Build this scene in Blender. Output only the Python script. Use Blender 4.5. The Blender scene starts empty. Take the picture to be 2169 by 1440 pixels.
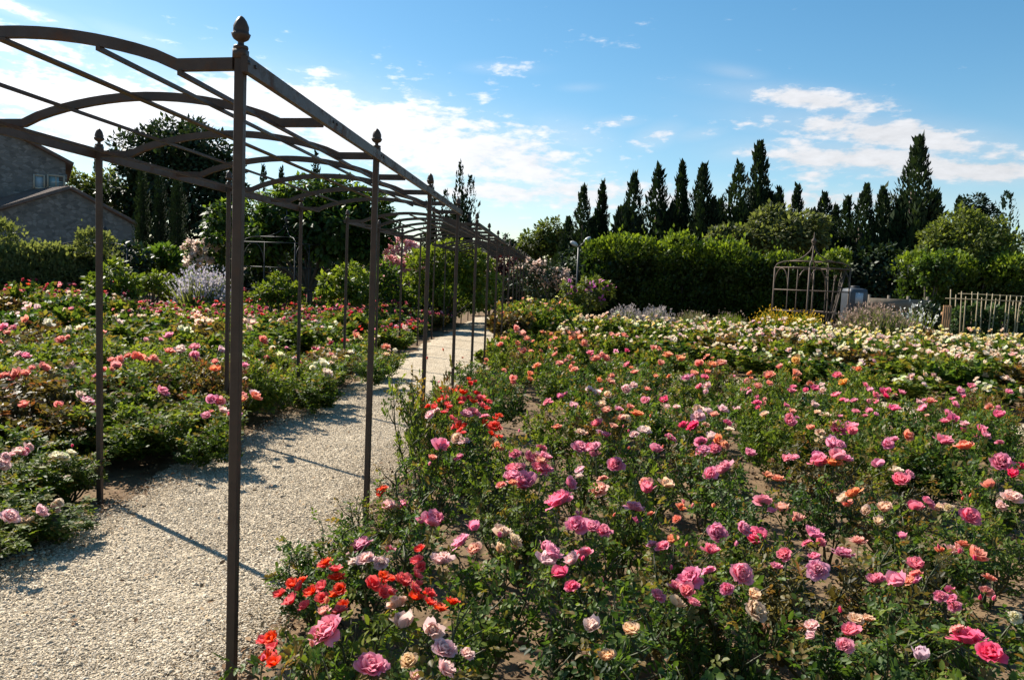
import bpy, math, random
import numpy as np
from mathutils import Matrix, Vector, Euler

random.seed(11)
RNG = np.random.default_rng(11)
R = math.radians
scene = bpy.context.scene
COL = scene.collection

# ------------------------------------------------------------------ camera model
IW, IH = 2169.0, 1440.0
FPX, PITCH, ROLL, YAW = 1700.0, 0.0800, 0.0403, -0.0500
EYE = np.array([1.131, 0.0, 1.65])
_cy, _sy = math.cos(YAW), math.sin(YAW)
FWD = np.array([_sy*math.cos(PITCH), _cy*math.cos(PITCH), -math.sin(PITCH)])
_r = np.array([_cy, -_sy, 0.0]); _u = np.cross(_r, FWD)
RGT = math.cos(ROLL)*_r + math.sin(ROLL)*_u
UPV = -math.sin(ROLL)*_r + math.cos(ROLL)*_u
def ray(px, py): return FWD*FPX + RGT*(px-IW/2) - UPV*(py-IH/2)
def G(px, py, z=0.0):
    d = ray(px, py); return EYE + d*(z-EYE[2])/d[2]
def D(px, py, Y):
    d = ray(px, py); return EYE + d*Y/d[1]

# ------------------------------------------------------------------ object helpers
def tag(o, label=None, cat=None, group=None, kind=None):
    if label: o['label'] = label
    if cat: o['category'] = cat
    if group: o['group'] = group
    if kind: o['kind'] = kind
    return o
def empty(name, loc, rz=0.0, label=None, cat=None, group=None):
    o = bpy.data.objects.new(name, None); COL.objects.link(o)
    o.location = [float(c) for c in loc]; o.rotation_euler = (0, 0, rz)
    o.empty_display_size = 0.1
    return tag(o, label, cat, group)
def link(name, mesh, parent=None, loc=(0, 0, 0), rot=(0, 0, 0), scl=(1, 1, 1)):
    o = bpy.data.objects.new(name, mesh); COL.objects.link(o)
    o.parent = parent
    o.location = [float(c) for c in loc]; o.rotation_euler = rot; o.scale = scl
    return o

class MB:
    """collects vertices and faces and links them as one mesh"""
    def __init__(s):
        s.v = []; s.f = []; s.m = []; s.a = []; s.b = []; s.n = 0
    def add(s, verts, faces, mat=0, a=0.5, b=0.0):
        verts = np.asarray(verts, float).reshape(-1, 3); k = len(verts)
        s.v.append(verts)
        for fa in (faces if isinstance(faces, tuple) else (faces,)):
            fa = np.asarray(fa, int)
            if len(fa):
                s.f.append(fa + s.n); s.m.append(np.full(len(fa), mat))
        s.a.append(np.broadcast_to(np.asarray(a, float), (k,)))
        s.b.append(np.broadcast_to(np.asarray(b, float), (k,)))
        s.n += k
        return s
    def mesh(s, name, mats, smooth=True):
        me = bpy.data.meshes.new(name)
        v = np.concatenate(s.v)
        me.vertices.add(len(v)); me.vertices.foreach_set('co', v.ravel())
        tot = sum(f.size for f in s.f); npoly = sum(len(f) for f in s.f)
        me.loops.add(tot); me.polygons.add(npoly)
        me.loops.foreach_set('vertex_index', np.concatenate([f.ravel() for f in s.f]).astype(np.int32))
        ls = []; p = 0
        for f in s.f:
            ls.append(p + np.arange(len(f))*f.shape[1]); p += f.size
        me.polygons.foreach_set('loop_start', np.concatenate(ls).astype(np.int32))
        me.polygons.foreach_set('material_index', np.concatenate(s.m).astype(np.int32))
        me.polygons.foreach_set('use_smooth', np.full(npoly, smooth))
        for nm, arr in (('shade', s.a), ('age', s.b)):
            at = me.attributes.new(nm, 'FLOAT', 'POINT')
            at.data.foreach_set('value', np.concatenate(arr).astype(np.float32))
        for m in (mats if isinstance(mats, (list, tuple)) else [mats]): me.materials.append(m)
        me.update(calc_edges=True); me.validate()
        return me
    def build(s, name, mats, parent=None, loc=(0, 0, 0), rot=(0, 0, 0), smooth=True):
        return link(name, s.mesh(name, mats, smooth), parent, loc, rot)

def box(mb, c, size, rz=0.0, mat=0, rot=None, bev=0.0):
    """box centred on c; a small chamfer on the vertical edges when bev > 0"""
    hx, hy, hz = [q/2 for q in size]
    if bev <= 0:
        ring = [(-hx, -hy), (hx, -hy), (hx, hy), (-hx, hy)]
    else:
        b = bev
        ring = [(-hx+b, -hy), (hx-b, -hy), (hx, -hy+b), (hx, hy-b), (hx-b, hy), (-hx+b, hy), (-hx, hy-b), (-hx, -hy+b)]
    n = len(ring)
    v = np.array([(x, y, -hz) for x, y in ring] + [(x, y, hz) for x, y in ring])
    if rot is not None: v = v @ np.array(rot.to_matrix()).T
    elif rz: 
        c_, s_ = math.cos(rz), math.sin(rz); v = v @ np.array([[c_, s_, 0], [-s_, c_, 0], [0, 0, 1]])
    v = v + np.asarray(c, float)
    q = [(i, (i+1) % n, n+(i+1) % n, n+i) for i in range(n)]
    caps = np.array([list(range(n))[::-1], list(range(n, 2*n))])
    mb.add(v, (np.array(q), caps), mat)

def sweep(mb, pts, prof, up=(0, 0, 1), mat=0, cap=True, a=0.5):
    """sweep a closed 2D profile (side, up) along a polyline with mitred corners"""
    pts = np.asarray(pts, float); n = len(pts); prof = np.asarray(prof, float); k = len(prof)
    t = np.zeros_like(pts); seg = pts[1:]-pts[:-1]; seg /= np.linalg.norm(seg, axis=1)[:, None]+1e-12
    t[0] = seg[0]; t[-1] = seg[-1]
    mit = np.ones(n)
    for i in range(1, n-1):
        q = seg[i-1]+seg[i]; q /= np.linalg.norm(q)+1e-12; t[i] = q; mit[i] = 1/max(.4, float(q @ seg[i]))
    up = np.asarray(up, float); V = []
    for i in range(n):
        s = np.cross(t[i], up)
        if np.linalg.norm(s) < 1e-5: s = np.cross(t[i], [0, 1, 0])
        s /= np.linalg.norm(s); u = np.cross(s, t[i])
        V.append(pts[i] + prof[:, :1]*s + prof[:, 1:]*u*mit[i])
    V = np.concatenate(V); q = []
    for i in range(n-1):
        for j in range(k):
            q.append((i*k+j, i*k+(j+1) % k, (i+1)*k+(j+1) % k, (i+1)*k+j))
    fs = [np.array(q)]
    if cap: fs.append(np.array([list(range(k))[::-1], list(range((n-1)*k, n*k))]))
    mb.add(V, tuple(fs), mat, a)
def rect(w, h): return [(-w/2, -h/2), (w/2, -h/2), (w/2, h/2), (-w/2, h/2)]
def circ(r, n=6): return [(r*math.cos(2*math.pi*i/n), r*math.sin(2*math.pi*i/n)) for i in range(n)]
def tube(mb, pts, r, n=6, mat=0, a=0.5):
    pts = np.asarray(pts, float); rr = np.broadcast_to(np.asarray(r, float), (len(pts),)); V = []
    for i, p in enumerate(pts):
        d = pts[min(i+1, len(pts)-1)]-pts[max(i-1, 0)]; d /= np.linalg.norm(d)+1e-12
        s = np.cross(d, [0.13, 0.02, 1.0] if abs(d[2]) < .95 else [1.0, .1, 0]); s /= np.linalg.norm(s); u = np.cross(s, d)
        an = np.arange(n)*2*math.pi/n
        V.append(p + rr[i]*(np.cos(an)[:, None]*s + np.sin(an)[:, None]*u))
    q = [(i*n+j, i*n+(j+1) % n, (i+1)*n+(j+1) % n, (i+1)*n+j) for i in range(len(pts)-1) for j in range(n)]
    cp = [list(range(n))[::-1], [(len(pts)-1)*n+j for j in range(n)]]
    mb.add(np.concatenate(V), (np.array(q), np.array(cp)), mat, a)
def lathe(mb, prof, n=14, loc=(0, 0, 0), mat=0, wob=None):
    V = []
    for (r, z) in prof:
        for j in range(n):
            an = 2*math.pi*j/n; rr = r*(1 if wob is None else wob(an, z)); V.append((loc[0]+rr*math.cos(an), loc[1]+rr*math.sin(an), loc[2]+z))
    q = [(i*n+j, i*n+(j+1) % n, (i+1)*n+(j+1) % n, (i+1)*n+j) for i in range(len(prof)-1) for j in range(n)]
    mb.add(V, np.array(q), mat)

def unit(a): return a/(np.linalg.norm(a, axis=-1, keepdims=True)+1e-9)
def sph(n, rng=RNG): return unit(rng.normal(size=(n, 3)))

T7 = np.array([(0, 0, 0), (-.42, .3, .07), (.42, .3, .07), (-.38, .68, .04), (.38, .68, .04), (0, .5, -.03), (0, 1, -.1)])
F7 = (np.array([(0, 5, 3, 1), (0, 2, 4, 5)]), np.array([(5, 6, 3), (5, 4, 6)]))
T4 = np.array([(0, 0, 0), (-.5, .48, .06), (.5, .48, .06), (0, 1, -.05)])
F4 = (np.array([(0, 2, 3, 1)]),)
def leaves(mb, P, T, N, L, W, tpl=4, mat=0, a=0.5, b=0.0):
    """one leaf-sized face group per point: P base, T tip direction, N upper side"""
    P = np.asarray(P, float); n = len(P)
    if n == 0: return
    T = unit(np.asarray(T, float)); B = unit(np.cross(T, N)); N = np.cross(B, T)
    tp, fc = (T7, F7) if tpl == 7 else (T4, F4)
    L = np.broadcast_to(np.asarray(L, float), (n,))[:, None, None]; W = np.broadcast_to(np.asarray(W, float), (n,))[:, None, None]
    V = P[:, None] + tp[None, :, :1]*B[:, None]*W + tp[None, :, 1:2]*T[:, None]*L + tp[None, :, 2:]*N[:, None]*L
    k = len(tp); off = (np.arange(n)*k)[:, None, None]
    fs = tuple((f[None]+off).reshape(-1, f.shape[1]) for f in fc)
    mb.add(V.reshape(-1, 3), fs, mat, np.repeat(np.broadcast_to(a, (n,)), k), np.repeat(np.broadcast_to(b, (n,)), k))

def smooth_noise(seed, n=5, fmin=.6, fmax=3.0):
    r = np.random.default_rng(seed); K = sph(n, r)*r.uniform(fmin, fmax, (n, 1)); ph = r.uniform(0, 6.28, n)
    return lambda P: np.sin(np.asarray(P) @ K.T + ph).mean(axis=1)

# ------------------------------------------------------------------ materials
def new_mat(name):
    m = bpy.data.materials.new(name); m.use_nodes = True
    nt = m.node_tree; nt.nodes.clear(); out = nt.nodes.new('ShaderNodeOutputMaterial')
    return m, nt, out
def nd(nt, t, **kw):
    n = nt.nodes.new(t)
    for k, v in kw.items():
        if k.startswith('i_'): n.inputs[k[2:].replace('_', ' ')].default_value = v
        else: setattr(n, k, v)
    return n
def ramp(nt, fac, stops, interp='LINEAR'):
    r = nt.nodes.new('ShaderNodeValToRGB'); r.color_ramp.interpolation = interp
    e = r.color_ramp.elements
    while len(e) < len(stops): e.new(0.5)
    for el, (p, c) in zip(e, stops): el.position = p; el.color = (*c, 1)
    nt.links.new(fac, r.inputs[0]); return r.outputs[0]
def math_n(nt, op, a, b=None, clamp=False):
    n = nt.nodes.new('ShaderNodeMath'); n.operation = op; n.use_clamp = clamp
    for i, v in enumerate((a, b)):
        if v is None: continue
        if isinstance(v, (int, float)): n.inputs[i].default_value = v
        else: nt.links.new(v, n.inputs[i])
    return n.outputs[0]
def mixc(nt, fac, a, b, blend='MIX'):
    n = nt.nodes.new('ShaderNodeMix'); n.data_type = 'RGBA'; n.blend_type = blend
    for i, v in ((0, fac), (6, a), (7, b)):
        if isinstance(v, (int, float)): n.inputs[i].default_value = v
        elif isinstance(v, tuple): n.inputs[i].default_value = (*v, 1)
        else: nt.links.new(v, n.inputs[i])
    return n.outputs[2]

def leaf_mat(name, stops, young_lit=None, rough=.45, trans=.38, spec=.4, tint=(1.25, 1.25, .55)):
    m, nt, out = new_mat(name)
    at = nd(nt, 'ShaderNodeAttribute', attribute_name='shade'); oi = nd(nt, 'ShaderNodeObjectInfo')
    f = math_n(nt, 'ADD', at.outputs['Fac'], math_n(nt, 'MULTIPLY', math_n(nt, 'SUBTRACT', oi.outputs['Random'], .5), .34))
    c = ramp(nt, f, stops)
    if young_lit:  # second tone: new growth on roses, also painted sunlight on hedge and crown tops
        ag = nd(nt, 'ShaderNodeAttribute', attribute_name='age'); c = mixc(nt, ag.outputs['Fac'], c, young_lit)
    p = nd(nt, 'ShaderNodeBsdfPrincipled'); p.inputs['Roughness'].default_value = rough; p.inputs['Specular IOR Level'].default_value = spec
    nt.links.new(c, p.inputs['Base Color'])
    t = nd(nt, 'ShaderNodeBsdfTranslucent'); nt.links.new(mixc(nt, 1.0, c, tint, 'MULTIPLY'), t.inputs['Color'])
    mx = nd(nt, 'ShaderNodeMixShader'); mx.inputs[0].default_value = trans
    nt.links.new(p.outputs[0], mx.inputs[1]); nt.links.new(t.outputs[0], mx.inputs[2]); nt.links.new(mx.outputs[0], out.inputs[0])
    return m

def petal_mat():
    m, nt, out = new_mat('rose_petal')
    oi = nd(nt, 'ShaderNodeObjectInfo'); at = nd(nt, 'ShaderNodeAttribute', attribute_name='shade'); ag = nd(nt, 'ShaderNodeAttribute', attribute_name='age')
    hs = nd(nt, 'ShaderNodeHueSaturation')
    nt.links.new(math_n(nt, 'ADD', .488, math_n(nt, 'MULTIPLY', oi.outputs['Random'], .024)), hs.inputs['Hue'])
    nt.links.new(math_n(nt, 'ADD', .85, math_n(nt, 'MULTIPLY', oi.outputs['Random'], .25)), hs.inputs['Saturation'])
    nt.links.new(oi.outputs['Color'], hs.inputs['Color'])
    # paler towards the petal foot, warm in the heart of the flower, pale rims
    warm = mixc(nt, 1.0, hs.outputs[0], (1.0, 1.25, .75), 'MULTIPLY')
    c = mixc(nt, math_n(nt, 'MULTIPLY', math_n(nt, 'SUBTRACT', 1.0, at.outputs['Fac']), .6, True), hs.outputs[0], warm)
    pale = mixc(nt, .35, hs.outputs[0], (.9, .8, .74))
    c = mixc(nt, math_n(nt, 'MULTIPLY', ag.outputs['Fac'], .55, True), c, pale)
    p = nd(nt, 'ShaderNodeBsdfPrincipled'); p.inputs['Roughness'].default_value = .55; p.inputs['Specular IOR Level'].default_value = .25
    nt.links.new(c, p.inputs['Base Color'])
    t = nd(nt, 'ShaderNodeBsdfTranslucent'); nt.links.new(c, t.inputs['Color'])
    mx = nd(nt, 'ShaderNodeMixShader'); mx.inputs[0].default_value = .52
    nt.links.new(p.outputs[0], mx.inputs[1]); nt.links.new(t.outputs[0], mx.inputs[2]); nt.links.new(mx.outputs[0], out.inputs[0])
    return m

def plain(name, c1, c2=None, rough=.6, scale=6.0, bump=.0, metal=0.0, spec=.4, detail=5, stretch=None):
    m, nt, out = new_mat(name)
    p = nd(nt, 'ShaderNodeBsdfPrincipled'); p.inputs['Roughness'].default_value = rough; p.inputs['Metallic'].default_value = metal
    p.inputs['Specular IOR Level'].default_value = spec
    tc = nd(nt, 'ShaderNodeTexCoord'); src = tc.outputs['Object']
    if stretch:
        mp = nd(nt, 'ShaderNodeMapping'); mp.inputs['Scale'].default_value = stretch; nt.links.new(src, mp.inputs[0]); src = mp.outputs[0]
    nz = nd(nt, 'ShaderNodeTexNoise'); nz.inputs['Scale'].default_value = scale; nz.inputs['Detail'].default_value = detail; nz.inputs['Roughness'].default_value = .65
    nt.links.new(src, nz.inputs['Vector'])
    c2 = c2 or tuple(q*.6 for q in c1)
    nt.links.new(ramp(nt, nz.outputs['Fac'], [(.3, c2), (.68, c1)]), p.inputs['Base Color'])
    if bump:
        b = nd(nt, 'ShaderNodeBump'); b.inputs['Strength'].default_value = bump; b.inputs['Distance'].default_value = .02
        nt.links.new(nz.outputs['Fac'], b.inputs['Height']); nt.links.new(b.outputs[0], p.inputs['Normal'])
    nt.links.new(p.outputs[0], out.inputs[0]); return m

def gravel_mat():
    m, nt, out = new_mat('gravel_surface')
    p = nd(nt, 'ShaderNodeBsdfPrincipled'); p.inputs['Roughness'].default_value = .9; p.inputs['Specular IOR Level'].default_value = .2
    tc = nd(nt, 'ShaderNodeTexCoord')
    vo = nd(nt, 'ShaderNodeTexVoronoi'); vo.inputs['Scale'].default_value = 75; vo.inputs['Randomness'].default_value = 1
    nt.links.new(tc.outputs['Object'], vo.inputs['Vector'])
    sx = nd(nt, 'ShaderNodeSeparateColor'); nt.links.new(vo.outputs['Color'], sx.inputs[0])
    c = ramp(nt, sx.outputs[0], [(0, (.28, .22, .15)), (.35, (.44, .36, .25)), (.7, (.56, .465, .335)), (1, (.67, .58, .45))])
    nz = nd(nt, 'ShaderNodeTexNoise'); nz.inputs['Scale'].default_value = 1.6; nz.inputs['Detail'].default_value = 6
    nt.links.new(tc.outputs['Object'], nz.inputs['Vector'])
    c = mixc(nt, 1.0, c, ramp(nt, nz.outputs['Fac'], [(.3, (.82, .8, .77)), (.7, (1.0, 1.0, 1.0))]), 'MULTIPLY')
    nt.links.new(c, p.inputs['Base Color'])
    b = nd(nt, 'ShaderNodeBump'); b.inputs['Strength'].default_value = .9; b.inputs['Distance'].default_value = .012; b.invert = True
    nt.links.new(vo.outputs['Distance'], b.inputs['Height'])
    b2 = nd(nt, 'ShaderNodeBump'); b2.inputs['Strength'].default_value = .5; b2.inputs['Distance'].default_value = .05
    n2 = nd(nt, 'ShaderNodeTexNoise'); n2.inputs['Scale'].default_value = 9; nt.links.new(tc.outputs['Object'], n2.inputs['Vector'])
    nt.links.new(n2.outputs['Fac'], b2.inputs['Height']); nt.links.new(b.outputs[0], b2.inputs['Normal'])
    nt.links.new(b2.outputs[0], p.inputs['Normal']); nt.links.new(p.outputs[0], out.inputs[0]); return m

def attr_mat(name, stops, rough=.85, spec=.25):
    m, nt, out = new_mat(name)
    at = nd(nt, 'ShaderNodeAttribute', attribute_name='shade')
    p = nd(nt, 'ShaderNodeBsdfPrincipled'); p.inputs['Roughness'].default_value = rough; p.inputs['Specular IOR Level'].default_value = spec
    nt.links.new(ramp(nt, at.outputs['Fac'], stops), p.inputs['Base Color']); nt.links.new(p.outputs[0], out.inputs[0]); return m

def stone_mat():
    m, nt, out = new_mat('rubble_stone_wall')
    p = nd(nt, 'ShaderNodeBsdfPrincipled'); p.inputs['Roughness'].default_value = .9
    tc = nd(nt, 'ShaderNodeTexCoord'); mp = nd(nt, 'ShaderNodeMapping'); mp.inputs['Scale'].default_value = (1.0, 1.0, 1.7); nt.links.new(tc.outputs['Object'], mp.inputs[0])
    vo = nd(nt, 'ShaderNodeTexVoronoi'); vo.inputs['Scale'].default_value = 4.2; nt.links.new(mp.outputs[0], vo.inputs['Vector'])
    ve = nd(nt, 'ShaderNodeTexVoronoi', feature='DISTANCE_TO_EDGE'); ve.inputs['Scale'].default_value = 4.2; nt.links.new(mp.outputs[0], ve.inputs['Vector'])
    sc = nd(nt, 'ShaderNodeSeparateColor'); nt.links.new(vo.outputs['Color'], sc.inputs[0])
    c = ramp(nt, sc.outputs[0], [(0, (.085, .085, .083)), (.5, (.14, .138, .132)), (1, (.21, .205, .195))])
    c = mixc(nt, math_n(nt, 'LESS_THAN', ve.outputs['Distance'], .05), c, (.13, .124, .113))
    nt.links.new(c, p.inputs['Base Color'])
    b = nd(nt, 'ShaderNodeBump'); b.inputs['Strength'].default_value = .7; b.inputs['Distance'].default_value = .05
    nt.links.new(ve.outputs['Distance'], b.inputs['Height']); nt.links.new(b.outputs[0], p.inputs['Normal'])
    nt.links.new(p.outputs[0], out.inputs[0]); return m

M = {}
M['rose_leaf'] = leaf_mat('rose_leaf', [(0, (.02, .046, .012)), (.35, (.058, .11, .022)), (.7, (.118, .182, .032)), (1, (.21, .25, .05))], young_lit=(.24, .13, .045), rough=.48, spec=.26, trans=.48)
M['rose_leaf_light'] = leaf_mat('rose_leaf_light', [(0, (.04, .072, .014)), (.35, (.092, .14, .023)), (.7, (.165, .21, .034)), (1, (.26, .28, .055))], young_lit=(.26, .15, .045), rough=.52, spec=.2, trans=.48)
M['rose_leaf_bronze'] = leaf_mat('rose_leaf_bronze', [(0, (.04, .04, .014)), (.35, (.1, .085, .026)), (.7, (.17, .14, .04)), (1, (.25, .2, .06))], young_lit=(.26, .09, .04), rough=.48, spec=.3, trans=.48, tint=(1.25, 1.1, .6))
M['rose_stem'] = plain('rose_stem', (.05, .075, .02), (.055, .036, .018), .55, 20)
M['petal'] = petal_mat()
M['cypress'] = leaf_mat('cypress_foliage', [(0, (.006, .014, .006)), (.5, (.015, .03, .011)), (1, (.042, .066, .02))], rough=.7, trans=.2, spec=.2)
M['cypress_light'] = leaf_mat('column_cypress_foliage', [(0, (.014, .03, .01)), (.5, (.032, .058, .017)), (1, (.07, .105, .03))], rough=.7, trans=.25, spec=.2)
M['conifer'] = leaf_mat('conifer_foliage', [(0, (.008, .02, .012)), (.5, (.018, .04, .02)), (1, (.035, .065, .03))], rough=.7, trans=.15, spec=.2)
M['hedge'] = leaf_mat('hedge_foliage', [(0, (.014, .028, .007)), (.45, (.045, .08, .012)), (1, (.11, .17, .02))], young_lit=(.23, .3, .03), rough=.5, trans=.45)  # lime crest tone: new growth with sunlight painted in
M['oak'] = leaf_mat('evergreen_oak_foliage', [(0, (.012, .024, .01)), (.5, (.028, .05, .018)), (1, (.055, .085, .03))], rough=.5, trans=.22)
M['fig'] = leaf_mat('broad_green_foliage', [(0, (.022, .048, .012)), (.5, (.065, .115, .02)), (1, (.16, .23, .04))], young_lit=(.24, .32, .045), rough=.45, trans=.5)  # lime tone paints top light onto the crowns
M['olive'] = leaf_mat('grey_green_foliage', [(0, (.05, .065, .025)), (.5, (.13, .15, .06)), (1, (.24, .255, .11))], rough=.6, trans=.5)
M['pale'] = leaf_mat('pale_green_foliage', [(0, (.05, .07, .018)), (.5, (.115, .145, .032)), (1, (.19, .215, .06))], rough=.6, trans=.48)
M['lime'] = leaf_mat('lime_foliage', [(0, (.04, .07, .01)), (.5, (.115, .16, .02)), (1, (.2, .25, .035))], young_lit=(.28, .32, .045), rough=.5, trans=.5)  # brighter tone imitates sun on the upper leaves
M['wine'] = leaf_mat('burgundy_foliage', [(0, (.03, .008, .01)), (.5, (.075, .018, .022)), (1, (.16, .045, .045))], rough=.5, trans=.35, tint=(1.3, .8, .7))
M['pinkflower'] = leaf_mat('pink_flowers', [(0, (.72, .3, .33)), (.5, (.86, .45, .47)), (1, (.9, .62, .6))], rough=.6, trans=.6, tint=(1, 1, 1))
M['magentaflower'] = leaf_mat('magenta_flowers', [(0, (.4, .05, .3)), (.5, (.6, .1, .4)), (1, (.7, .25, .5))], rough=.6, trans=.35, tint=(1, 1, 1))
M['palepinkflower'] = leaf_mat('blush_flowers', [(0, (.6, .42, .34)), (.5, (.76, .57, .48)), (1, (.85, .72, .6))], rough=.6, trans=.55, tint=(1, 1, 1))
M['lilacflower'] = leaf_mat('lilac_flowers', [(0, (.46, .4, .46)), (.5, (.6, .53, .58)), (1, (.74, .68, .72))], rough=.7, trans=.3, tint=(1, 1, 1))
M['greyflower'] = leaf_mat('faded_lavender', [(0, (.2, .17, .16)), (.5, (.33, .28, .26)), (1, (.45, .38, .36))], rough=.8, trans=.3, tint=(1, 1, 1))
M['strawflower'] = leaf_mat('dry_flower_heads', [(0, (.17, .11, .08)), (.5, (.29, .2, .15)), (1, (.42, .3, .24))], rough=.8, trans=.3, tint=(1, 1, 1))
M['goldflower'] = leaf_mat('golden_flowers', [(0, (.55, .28, .01)), (.5, (.75, .45, .015)), (1, (.85, .6, .04))], rough=.6, trans=.3, tint=(1, 1, 1))
M['whiteflower'] = leaf_mat('white_flowers', [(0, (.55, .55, .5)), (1, (.85, .85, .8))], rough=.6, trans=.3, tint=(1, 1, 1))
M['bark'] = plain('bark', (.11, .085, .065), (.045, .035, .028), .9, 9, .6, stretch=(1, 1, .25))
M['metal'] = plain('brown_painted_metal', (.078, .053, .038), (.05, .033, .024), .5, 9, .15, spec=.22)
def rusty_paint(m):
    nt = m.node_tree; p = next(n for n in nt.nodes if n.type == 'BSDF_PRINCIPLED'); src = p.inputs['Base Color'].links[0].from_socket
    tc = nd(nt, 'ShaderNodeTexCoord'); nz = nd(nt, 'ShaderNodeTexNoise'); nz.inputs['Scale'].default_value = 5.5; nz.inputs['Detail'].default_value = 8; nz.inputs['Roughness'].default_value = .7
    nt.links.new(tc.outputs['Object'], nz.inputs['Vector'])
    f = ramp(nt, nz.outputs['Fac'], [(.55, (0, 0, 0)), (.68, (.75, .75, .75))]); nt.links.new(mixc(nt, f, src, (.12, .055, .028)), p.inputs['Base Color'])
    nt.links.new(ramp(nt, nz.outputs['Fac'], [(.5, (.45, .45, .45)), (.68, (.85, .85, .85))]), p.inputs['Roughness'])
rusty_paint(M['metal'])
M['rust'] = plain('rusty_iron', (.115, .08, .055), (.06, .038, .027), .75, 14, .2)
M['iron'] = plain('dark_iron', (.03, .03, .033), (.02, .018, .018), .6, 10)
M['gravel'] = gravel_mat()
M['pebble'] = attr_mat('pebble_stone', [(0, (.29, .225, .155)), (.35, (.44, .36, .255)), (.75, (.54, .45, .33)), (1, (.68, .59, .46))])
M['soil'] = plain('dry_garden_soil', (.225, .15, .085), (.1, .066, .04), .95, 5.0, .8, spec=.15, detail=9)
M['litter'] = attr_mat('dry_leaf_litter', [(0, (.08, .04, .02)), (.5, (.22, .12, .055)), (1, (.42, .29, .16))], .8)
M['clod'] = attr_mat('soil_clod', [(0, (.1, .068, .045)), (1, (.28, .195, .125))], .95, .1)
M['stone'] = stone_mat()
M['tile'] = plain('terracotta_roof_tiles', (.17, .11, .085), (.08, .056, .046), .85, 5, .5)
M['plaster'] = plain('pale_stone_quoin', (.4, .36, .29), (.3, .27, .21), .9, 3, .3)
M['shutter'] = plain('pale_blue_shutter', (.32, .42, .48), (.26, .35, .42), .6, 4)
M['glass'] = plain('window_glass', (.2, .32, .36), (.16, .26, .3), .12, 1, spec=.8)
M['wood'] = plain('orange_brown_wood', (.38, .2, .085), (.22, .11, .05), .8, 8, .3, stretch=(5, 5, .5))
M['cane'] = plain('bamboo_cane', (.36, .29, .17), (.22, .17, .1), .7, 14, .1)
M['plankgrey'] = plain('weathered_plank', (.2, .165, .125), (.1, .08, .06), .85, 7, .3)
M['plastic'] = plain('translucent_grey_plastic', (.06, .068, .08), (.045, .053, .065), .45, 3)
M['white'] = plain('white_label', (.4, .47, .54), (.33, .4, .47), .5, 3)
M['lampgrey'] = plain('grey_lamp_metal', (.1, .1, .1), (.07, .07, .07), .45, 8)
M['lamplens'] = plain('pale_lamp_head', (.5, .5, .5), (.42, .42, .42), .35, 5)
M['tomato'] = leaf_mat('vegetable_foliage', [(0, (.03, .06, .022)), (.5, (.06, .11, .035)), (1, (.11, .17, .06))], rough=.6, trans=.35)
M['drygrass'] = leaf_mat('dry_grass_blades', [(0, (.1, .1, .03)), (.5, (.2, .19, .07)), (1, (.32, .29, .13))], rough=.7, trans=.35, tint=(1, 1, .7))

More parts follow.
